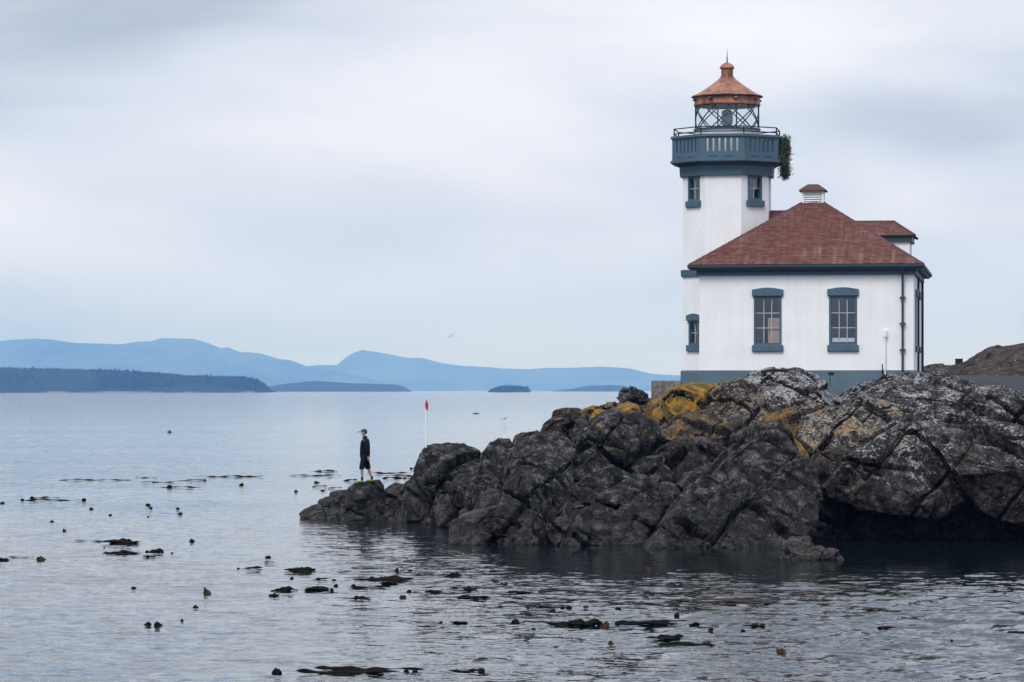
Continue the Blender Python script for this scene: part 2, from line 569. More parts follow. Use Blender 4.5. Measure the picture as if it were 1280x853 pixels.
M = {
    'wall': mat_wall(), 'rock': mat_rock(), 'water': mat_water(), 'shingle': mat_shingle(), 'copper': mat_copper(),
    'glass': mat_glass('window_glass', (0.90, 0.93, 0.95)), 'lantern_glass': mat_glass('lantern_glass', (0.93, 0.95, 0.96), 1.0),
    'blue': simple('slate_blue_paint', (0.056, 0.105, 0.150), 0.55, 0.12, 2.5),
    'dark_blue': simple('dark_blue_gutter_paint', (0.020, 0.042, 0.064), 0.5, 0.15, 3.0),
    'plinth': simple('blue_grey_plinth_paint', (0.088, 0.135, 0.172), 0.7, 0.12, 1.5),
    'hip': simple('hip_cap', (0.075, 0.030, 0.027), 0.8, 0.3, 5.0),
    'bars': simple('pale_glazing_bar', (0.40, 0.43, 0.47), 0.6, 0.1),
    'pale_blue': simple('pale_grey_paint', (0.50, 0.53, 0.56), 0.6, 0.08),
    'iron': simple('black_iron', (0.010, 0.012, 0.015), 0.6, 0.2, spec=0.25),
    'white': simple('white_paint', (0.78, 0.78, 0.77), 0.55, 0.06),
    'board': simple('tan_board', (0.50, 0.30, 0.20), 0.8, 0.12, 1.5),
    'room': simple('dim_room', (0.05, 0.055, 0.065), 0.9, 0.1),
    'grey_post': simple('grey_post_paint', (0.30, 0.30, 0.29), 0.7, 0.1),
    'concrete': simple('old_concrete', (0.16, 0.135, 0.12), 0.95, 0.6, 6.0, bmp=0.8),
    'path': simple('grey_path', (0.036, 0.039, 0.045), 0.95, 0.5, 3.0, bmp=0.6, spec=0.1),
    'kelp': simple('wet_brown_kelp', (0.008, 0.0065, 0.005), 0.7, 0.5, 9.0, bmp=0.3, spec=0.03),
    'kelp_tan': simple('tan_kelp', (0.036, 0.020, 0.009), 0.6, 0.8, 12.0, bmp=0.3, spec=0.08),
    'kelp_pale': simple('pale_floating_kelp', (0.045, 0.032, 0.026), 0.6, 0.5, 5.0, bmp=0.3, spec=0.05),
    'pine': simple('pine_needles', (0.028, 0.055, 0.022), 0.7, 0.5, 12.0, bmp=0),
    'red': simple('red_cloth', (0.42, 0.025, 0.03), 0.7, 0.2),
    'lens': simple('fresnel_lens', (0.30, 0.38, 0.42), 0.12, 0.2, 6.0),
    'skin': simple('skin', (0.42, 0.24, 0.17), 0.6, 0.1),
    'jacket': simple('black_jacket', (0.006, 0.008, 0.012), 0.85, 0.3, 8, spec=0.1),
    'shorts': simple('navy_shorts', (0.006, 0.009, 0.018), 0.85, 0.25, 8, spec=0.1),
    'cap': simple('dark_brown_cap', (0.055, 0.035, 0.032), 0.8, 0.2, 8),
    'hair': simple('dark_hair', (0.018, 0.012, 0.009), 0.7, 0.2, 20),
    'shoe': simple('lime_shoe', (0.22, 0.31, 0.04), 0.6, 0.15, 8),
    'sock': simple('black_sock', (0.012, 0.012, 0.014), 0.9, 0.1),
    'gull': simple('gull_feathers', (0.07, 0.075, 0.085), 0.7, 0.3, 4),
    'gull_dark': simple('dark_feathers', (0.03, 0.032, 0.036), 0.7, 0.3, 4),
    'log': simple('wet_driftwood', (0.035, 0.030, 0.026), 0.6, 0.3, 4),
}


def mat_land(name, lo, hi, sc, beach=None):
    m, t, b = new_mat(name)
    pos = node(t, 'ShaderNodeNewGeometry').outputs['Position']
    n = noise(t, pos, sc, 6, 0.62)
    col = ramp(t, n, [(0.32, lo), (0.68, hi)])
    if beach:
        zp = node(t, 'ShaderNodeSeparateXYZ')
        t.links.new(pos, zp.inputs[0])
        lowz = ramp(t, mth(t, 'DIVIDE', zp.outputs[2], beach), [(0.5, 1.0), (1.0, 0.0)])
        k = mth(t, 'MULTIPLY', lowz, ramp(t, noise(t, mapping(t, pos, (0.012, 0.012, 0.0)), 1.0, 3), [(0.5, 0.0), (0.6, 1.0)]))
        col = mixc(t, k, col, (0.24, 0.22, 0.20))
    t.links.new(col, b.inputs['Base Color'])
    b.inputs['Roughness'].default_value = 0.95
    b.inputs['Specular IOR Level'].default_value = 0.1
    return m


M['forest'] = mat_land('dark_conifers', (0.003, 0.008, 0.006), (0.012, 0.022, 0.014), 0.02)
M['island'] = mat_land('island_ground', (0.003, 0.008, 0.006), (0.012, 0.022, 0.014), 0.02, 2.2)
M['mountain'] = mat_land('wooded_mountain', (0.004, 0.010, 0.007), (0.070, 0.080, 0.055), 0.0022)


# ------------------------------------------------------------------ sea
def build_sea():
    fx = np.arange(-20.0, 24.01, 0.125)
    fy = np.concatenate([np.arange(38.0, 70.0, 0.11), np.arange(70.0, 112.01, 0.17)])
    cx = np.array([30, 50, 90, 180, 400, 1000, 2500, 6000, 15000, 40000.0])
    xs = np.concatenate([-cx[::-1], fx, cx])
    ys = np.concatenate([[-250, -100, -30, 0, 15, 25, 32, 35.5], fy, [116, 124, 140, 170, 230, 330, 500, 800, 1300, 2000, 3200, 5000, 8000, 13000, 20000, 30000, 40000.0]])
    X, Y = np.meshgrid(xs, ys)
    rng = np.random.default_rng(5)
    Z = np.zeros_like(X)
    sl = 0.0
    for k in range(60):
        lam = 0.33 * (1.3 / 0.33) ** rng.random()
        th = rng.normal(R(75), 0.55)
        kk = 2 * math.pi / lam
        a = 0.0125 * lam ** 0.4 / kk
        Z += a * np.sin(kk * (X * math.cos(th) + Y * math.sin(th)) + rng.random() * 6.283)
    edge = np.clip((X + 20) / 3, 0, 1) * np.clip((24 - X) / 3, 0, 1) * np.clip((Y - 38) / 2, 0, 1) * np.clip((112 - Y) / 14, 0, 1)
    g = np.stack([X.ravel() * 0.10, Y.ravel() * 0.06, np.zeros(X.size)], 1)
    pat = np.clip(0.75 + 0.5 * fbm(g, 3, 3), 0.3, 1.4).reshape(X.shape)
    near_r = np.clip((X - (-2.0)) / 7, 0, 1)          # livelier ripples off the rock, calmer on the open left
    lee = np.clip((Y - 60) / 12, 0, 1) * np.clip((X + 1.0) / 3, 0, 1) * np.clip((100 - Y) / 4, 0, 1)
    rip = (0.55 + 1.6 * near_r) * (1 - 0.76 * lee)
    Z *= edge * pat * rip
    inside = (edge > 0)
    ripple = np.where(inside, (1.35 - 0.65 * np.clip((Y - 44) / 46, 0, 1)) * (1 + 0.45 * near_r) * (1 - 0.72 * lee), 0.62)
    ny, nx = X.shape
    V = np.stack([X.ravel(), Y.ravel(), Z.ravel()], 1)
    i = np.arange(ny * nx).reshape(ny, nx)
    Q = np.stack([i[:-1, :-1].ravel(), i[:-1, 1:].ravel(), i[1:, 1:].ravel(), i[1:, :-1].ravel()], 1)
    o = mesh_np('sea', V, Q, M['water'], attrs={'ripple': ripple.ravel()})
    tag(o, 'calm grey blue sea with fine ripples', 'sea', kind='structure')


build_sea()


# ------------------------------------------------------------------ far land
def ridge(name, prof, d, depth, m, label, cat, rough=0.09, step=1.0, rows=20, seed=0, kind='structure', sharp=1.0, sub=0.5):
    """hill mass whose skyline follows prof [(px, py)...]; it falls to the sea in front and behind"""
    px = np.arange(prof[0][0], prof[-1][0] + 0.01, step)
    top = np.interp(px, [p[0] for p in prof], [p[1] for p in prof])
    ztop = CH + (HY - top) / F * d
    xs = (px - CX) / F * d
    u = np.linspace(-1, 1, rows)
    U, Xg = np.meshgrid(u, xs, indexing='ij')
    Zt = np.meshgrid(u, ztop, indexing='ij')[1]
    shape = np.clip(1 - np.abs(U) ** 1.25, 0, 1) ** sharp
    pn = np.stack([Xg.ravel() / depth * 3, U.ravel() * 1.6, np.zeros(U.size) + seed], 1)
    nz = fbm(pn, 5, seed).reshape(U.shape)
    off = fbm(np.stack([Xg.ravel() / depth * 1.5, np.zeros(U.size), np.zeros(U.size) + seed + 9], 1), 3, seed + 4).reshape(U.shape)
    Z = Zt * shape * (1 + rough * 3 * nz * (1 - shape)) + rough * 0.25 * Zt * nz
    Z = np.where(np.abs(U) > 0.99, -3.0, Z)
    Yg = d + U * depth + off * depth * 0.25 * (1 - shape * 0.7)
    V = np.stack([Xg.ravel(), Yg.ravel(), Z.ravel()], 1)
    ny, nx = U.shape
    i = np.arange(ny * nx).reshape(ny, nx)
    Q = np.stack([i[:-1, :-1].ravel(), i[:-1, 1:].ravel(), i[1:, 1:].ravel(), i[1:, :-1].ravel()], 1)
    o = mesh_np(name, V, Q, m)
    tag(o, label, cat, kind=kind)
    return o


ridge('mountain_range', [(-260, 452), (-140, 436), (-60, 430), (0, 425.6), (16, 423.6), (43, 422), (62, 423.6), (89, 428), (115, 429.5), (154, 431), (174, 427.5),
                         (194, 425.6), (203, 422.3), (222, 421.6), (243, 422), (262, 428), (276, 434.4), (285, 433.5), (299, 439.4), (328, 442), (351, 449),
                         (361, 449.5), (381, 457), (420, 463), (470, 476), (520, 489)], 20000, 1500, M['mountain'],
      'hazy blue mountain range with broad flat summits above the dark island', 'mountains', seed=3)
ridge('mountain_range', [(300, 489), (350, 470), (385, 457.5), (400, 456), (420, 456.5), (432, 446), (441, 440), (452, 436.6), (472, 439.5), (511, 446), (526, 445), (551, 452), (580, 456.5),
                         (630, 461), (659, 462), (684, 460), (716, 460), (752, 458), (784, 460), (813, 467), (849, 469), (900, 476), (960, 483), (1010, 489)], 23000, 1700, M['mountain'],
      'pale hazy mountain range with one steep peak behind the white pole', 'mountains', seed=7)
ISL = [(-240, 463), (-90, 459), (0, 461), (56, 462), (138, 464), (164, 465), (210, 468.5), (236, 471), (270, 472), (305, 472.5), (318, 475), (328, 480), (334, 489)]
ridge('island', ISL, 6000, 330, M['island'], 'dark wooded island across the water at far left', 'island', seed=11, rows=18)
ridge('island', [(300, 489), (331, 484), (361, 479), (394, 476.5), (400, 476.5), (436, 479), (470, 480), (497, 481), (506, 484), (513, 489)], 9500, 350, M['forest'],
      'low flat blue island just right of the dark wooded island', 'island', seed=13)
ridge('island', [(610, 489), (614, 486), (626, 483), (641, 482.3), (659, 484.4), (662, 487), (664, 489)], 6500, 40, M['island'],
      'tiny humped wooded islet between the white pole and the rocks', 'island', seed=17, step=0.5)
ridge('island', [(690, 489), (716, 486), (734, 482.4), (763, 481.2), (781, 482.6), (789, 487), (793, 489)], 10500, 180, M['forest'],
      'low pale blue islet nearest the lighthouse rocks', 'island', seed=19)


def forest(isl, d, depth, n, h0, h1, seed, label):
    rng = random.Random(seed)
    mb_v, mb_f = [], []
    xs = [p[0] for p in isl]
    yt = [p[1] for p in isl]
    for k in range(n):
        px = rng.uniform(xs[0] + 3, xs[-1] - 2)
        u = rng.uniform(-0.80, 0.25)
        zt = CH + (HY - float(np.interp(px, xs, yt))) / F * d
        z = zt * max(0, 1 - abs(u) ** 1.25) - 1.5
        X = (px - CX) / F * d
        Y = d + u * depth
        h = rng.uniform(h0, h1) * (1.5 if rng.random() < 0.05 else 1)
        r = h * rng.uniform(0.22, 0.42)
        b = len(mb_v)
        a0 = rng.random() * 6
        for q in range(5):
            a = a0 + q * 1.2566
            mb_v.append((X + r * math.cos(a), Y + r * math.sin(a), z))
        mb_v.append((X + rng.uniform(-.3, .3), Y, z + h))
        mb_f += [(b + q, b + (q + 1) % 5, b + 5) for q in range(5)]
    o = mesh_np('forest', np.array(mb_v), np.array(mb_f), M['forest'], smooth=False)
    tag(o, label, 'forest', kind='stuff')


forest(ISL, 6000, 330, 9000, 3.5, 6.5, 2, 'dense dark conifer wood covering the far left island')
forest([(613, 488), (626, 483.5), (641, 482.8), (659, 485), (663, 488)], 6500, 40, 500, 3.0, 5.5, 4, 'small conifer wood on the tiny humped islet')


# ------------------------------------------------------------------ headland: core and stone blocks
def cubesphere(n):
    lin = np.arange(n + 1)
    pts, quads = [], []
    off = 0
    for ax in range(3):
        for sgn in (0, n):
            a, b = np.meshgrid(lin, lin, indexing='ij')
            c = np.full_like(a, sgn)
            comp = [None] * 3
            comp[ax] = c
            comp[(ax + 1) % 3] = a
            comp[(ax + 2) % 3] = b
            pts.append(np.stack([q.ravel() for q in comp], 1))
            i = np.arange((n + 1) ** 2).reshape(n + 1, n + 1) + off
            q = np.stack([i[:-1, :-1].ravel(), i[1:, :-1].ravel(), i[1:, 1:].ravel(), i[:-1, 1:].ravel()], 1)
            quads.append(q if sgn else q[:, ::-1])
            off += (n + 1) ** 2
    pts = np.concatenate(pts)
    Q = np.concatenate(quads)
    U, inv = np.unique(pts, axis=0, return_inverse=True)
    D = U / n * 2.0 - 1
    D = np.tan(D * math.pi / 4)
    D /= np.linalg.norm(D, axis=1)[:, None]
    return D, inv.ravel()[Q]


def vnormals(V, Q):
    a, b, c, d = V[Q[:, 0]], V[Q[:, 1]], V[Q[:, 2]], V[Q[:, 3]]
    fn = np.cross(c - a, d - b)
    Nn = np.zeros_like(V)
    for k in range(4):
        np.add.at(Nn, Q[:, k], fn)
    return Nn / (np.linalg.norm(Nn, axis=1)[:, None] + 1e-12)


def joints(p, nrm, spacing, seed):
    """one set of near parallel fracture planes: slab number and distance to the nearest plane"""
    nrm = np.array(nrm, float)
    nrm /= np.linalg.norm(nrm)
    c = (p @ nrm) / spacing
    i0 = np.floor(c).astype(np.int64)
    z = np.zeros_like(i0)
    below = i0 + 0.15 + 0.7 * _h(i0, z, z, seed)
    idx = np.where(c >= below, i0, i0 - 1)
    lo = idx + 0.15 + 0.7 * _h(idx, z, z, seed)
    hi = idx + 1 + 0.15 + 0.7 * _h(idx + 1, z, z, seed)
    return idx, np.minimum(c - lo, hi - c) * spacing


def roughen(V, Nn, size, seed, amt=1.0):
    s = min(1.0, size / 2.0) * amt
    warp = np.stack([fbm(V * 0.45, 2, 41), fbm(V * 0.45, 2, 44), fbm(V * 0.45, 2, 47)], 1)
    p = V + 0.20 * warp + 0.02 * np.stack([vnoise(V * 5, 51), vnoise(V * 5, 52), vnoise(V * 5, 53)], 1)
    # three joint sets: dipping left, dipping right and a steep one running inland
    ia, da = joints(p, (0.62, 0.25, 0.74), 1.75, 11)
    ib, db = joints(p, (-0.78, 0.20, 0.60), 2.0, 12)
    ic, dc = joints(p, (0.30, 0.90, 0.32), 1.6, 13)
    z = np.zeros_like(ia)
    step = 0.17 * (_h(ia, ib, z, 21) - 0.5) + 0.20 * (_h(ia, ib, ic, 22) - 0.5)
    dmin = np.minimum(da, db)
    open_ = np.where(da < db, _h(ia, z, ib // 2, 23), _h(ib, z, ia // 2, 24))       # some joints gape, others are closed
    d = 1.5 * step - (0.08 + 0.34 * open_) * np.exp(-(dmin / 0.042) ** 2.5) - 0.10 * np.exp(-(dc / 0.04) ** 2.5)
    # finer fracture inside the slabs
    ja, ea = joints(p, (0.55, -0.35, 0.76), 0.46, 31)
    jb, eb = joints(p, (-0.80, 0.35, 0.48), 0.60, 32)
    fine = _h(ja, jb, ia, 33) - 0.5
    patch = np.clip(0.5 + 0.9 * fbm(V * 0.5, 2, 77), 0.12, 1.0)
    d += patch * (0.085 * fine - 0.045 * np.exp(-(np.minimum(ea, eb) / 0.03)))
    f1, f2, pl = worley((p + 7.7) * np.array([5.0, 5.0, 7.0]), 180)
    d += 0.022 * pl * patch
    d += 0.03 * fbm(V * 0.9, 2, 60) + 0.014 * fbm(V * 6.0, 3, 70) + 0.008 * vnoise(V * 22, 80)
    return V + Nn * (d * s)[:, None]


HEAD = None


def block(outline, d, lean=0.5, tf=0.8, tb=1.5, e=0.42, cuts=8, seed=0, pale=0.0, ochre=0.0, brown=0.0, res=0.038, amt=1.0, name='rock_block', parent='head', lump=0.0, bare=0.0):
    pts = []
    for (x, y) in outline:
        k = (HY - y) / F
        z = (CH + k * d) / (1 - k * lean)
        dd = d + lean * z
        pts.append(((x - CX) / F * dd, z))
    pts = np.array(pts)
    c = 0.5 * (pts.max(0) + pts.min(0))
    q = pts - c
    ext = pts.max(0) - pts.min(0)
    size = float(ext.max())
    n = int(np.clip(size / res, 10, 100))
    D, Q = cubesphere(n)
    th = np.arctan2(D[:, 2], D[:, 0])
    # radius of the (star shaped) outline in each direction
    tab = np.linspace(-math.pi, math.pi, 721)
    rad = np.zeros(721)
    m_ = len(q)
    for i in range(m_):
        p0, p1 = q[i], q[(i + 1) % m_]
        ed = p1 - p0
        cr = np.cos(tab) * ed[1] - np.sin(tab) * ed[0]
        with np.errstate(divide='ignore', invalid='ignore'):
            t = (p0[0] * ed[1] - p0[1] * ed[0]) / cr
            s = (p0[0] * np.sin(tab) - p0[1] * np.cos(tab)) / cr
        ok = (t > 0) & (s >= -1e-6) & (s <= 1 + 1e-6) & np.isfinite(t)
        rad = np.where(ok, np.maximum(rad, t), rad)
    r = np.interp(th, tab, rad)
    cp = np.sqrt(D[:, 0] ** 2 + D[:, 2] ** 2)
    sp = np.abs(D[:, 1])
    rr = r * cp ** e
    y = np.where(D[:, 1] < 0, -tf * sp ** e, tb * sp ** 0.8)
    V = np.stack([rr * np.cos(th), y, rr * np.sin(th)], 1)
    rng = np.random.default_rng(seed + 1)
    sc = np.array([ext[0] / 2, tf, ext[1] / 2])
    for k in range(cuts):                         # cleavage planes on the seaward side
        nn = np.array([rng.normal(0, 0.75), -abs(rng.normal(0.9, 0.35)), rng.normal(0.25, 0.6)])
        nn /= np.linalg.norm(nn)
        W_ = V / sc
        dist = W_ @ nn
        h = np.max(dist) * rng.uniform(0.64, 0.88)
        ex = np.maximum(dist - h, 0)
        V = (W_ - ex[:, None] * nn) * sc
    V[:, 0] += c[0]
    V[:, 2] += c[1]
    V[:, 1] += d + lean * V[:, 2]
    if lump:
        V = V + vnormals(V, Q) * (lump * (fbm(V * 3.0, 4, 91) + 0.5 * np.abs(fbm(V * 7.0, 3, 95))))[:, None]
    V = roughen(V, vnormals(V, Q), size, seed, amt)
    par = HEAD if parent == 'head' else None
    o = mesh_np(name, V, Q, M['rock'], par, attrs={'pale': np.full(len(V), pale), 'ochre': np.full(len(V), ochre), 'brown': np.full(len(V), brown), 'bare': np.full(len(V), bare)}, smooth=False)
    return o


def build_core():
    xs = np.concatenate([np.arange(-9.0, 18.0, 0.12), np.arange(18.0, 46.0, 0.3)])
    ys = np.concatenate([np.arange(80.0, 112.0, 0.14), np.arange(112.0, 190.0, 0.6)])
    X, Y = np.meshgrid(xs, ys)
    shore = np.interp(X, [-9, -6.6, -3, -1.6, -1.4, 4, 8, 46], [102, 101.0, 99.0, 98.5, 86.5, 85.0, 88, 89])
    topz = np.interp(X, [-9, -6.8, -5, -3, -1.5, 0, 2, 3.5, 46], [-0.8, -0.3, 0.4, 0.6, 1.2, 1.9, 2.6, 3.55, 3.8])
    t = np.clip((Y - shore) / 9.0, 0, 1)
    back = np.interp(X, [-9, -6.6, -3, 0, 2.0, 3.5, 5.5, 46], [102.5, 103, 105, 107, 110, 114, 190, 190])
    tb = np.clip((back - Y) / 3.0, 0, 1)
    Z = -0.9 + (topz + 0.6) * (t ** 0.75) * np.minimum(1, tb)
    p = np.stack([X.ravel(), Y.ravel(), Z.ravel()], 1)
    flat = np.clip((Y - 109) / 3, 0, 1)
    Z = Z + 0.16 * fbm(p * 0.7, 4, 5).reshape(X.shape) * (1 - 0.7 * flat) * np.clip(Z + 0.6, 0, 1)
    V = np.stack([X.ravel(), Y.ravel(), Z.ravel()], 1)
    ny, nx = X.shape
    i = np.arange(ny * nx).reshape(ny, nx)
    Q = np.stack([i[:-1, :-1].ravel(), i[:-1, 1:].ravel(), i[1:, 1:].ravel(), i[1:, :-1].ravel()], 1)
    k_ = np.clip((111 - V[:, 1]) / 2, 0, 1)
    V = V + (roughen(V, vnormals(V, Q), 3.0, 5, 1.2) - V) * k_[:, None]
    z1 = np.ones(len(V))
    o = mesh_np('headland', V, Q, M['rock'], attrs={'pale': z1 * 0.4, 'ochre': z1 * 0.25, 'brown': z1 * 0.6})
    tag(o, 'dark rocky headland with ochre and pale lichen under the lighthouse', 'headland', kind='structure')
    return o


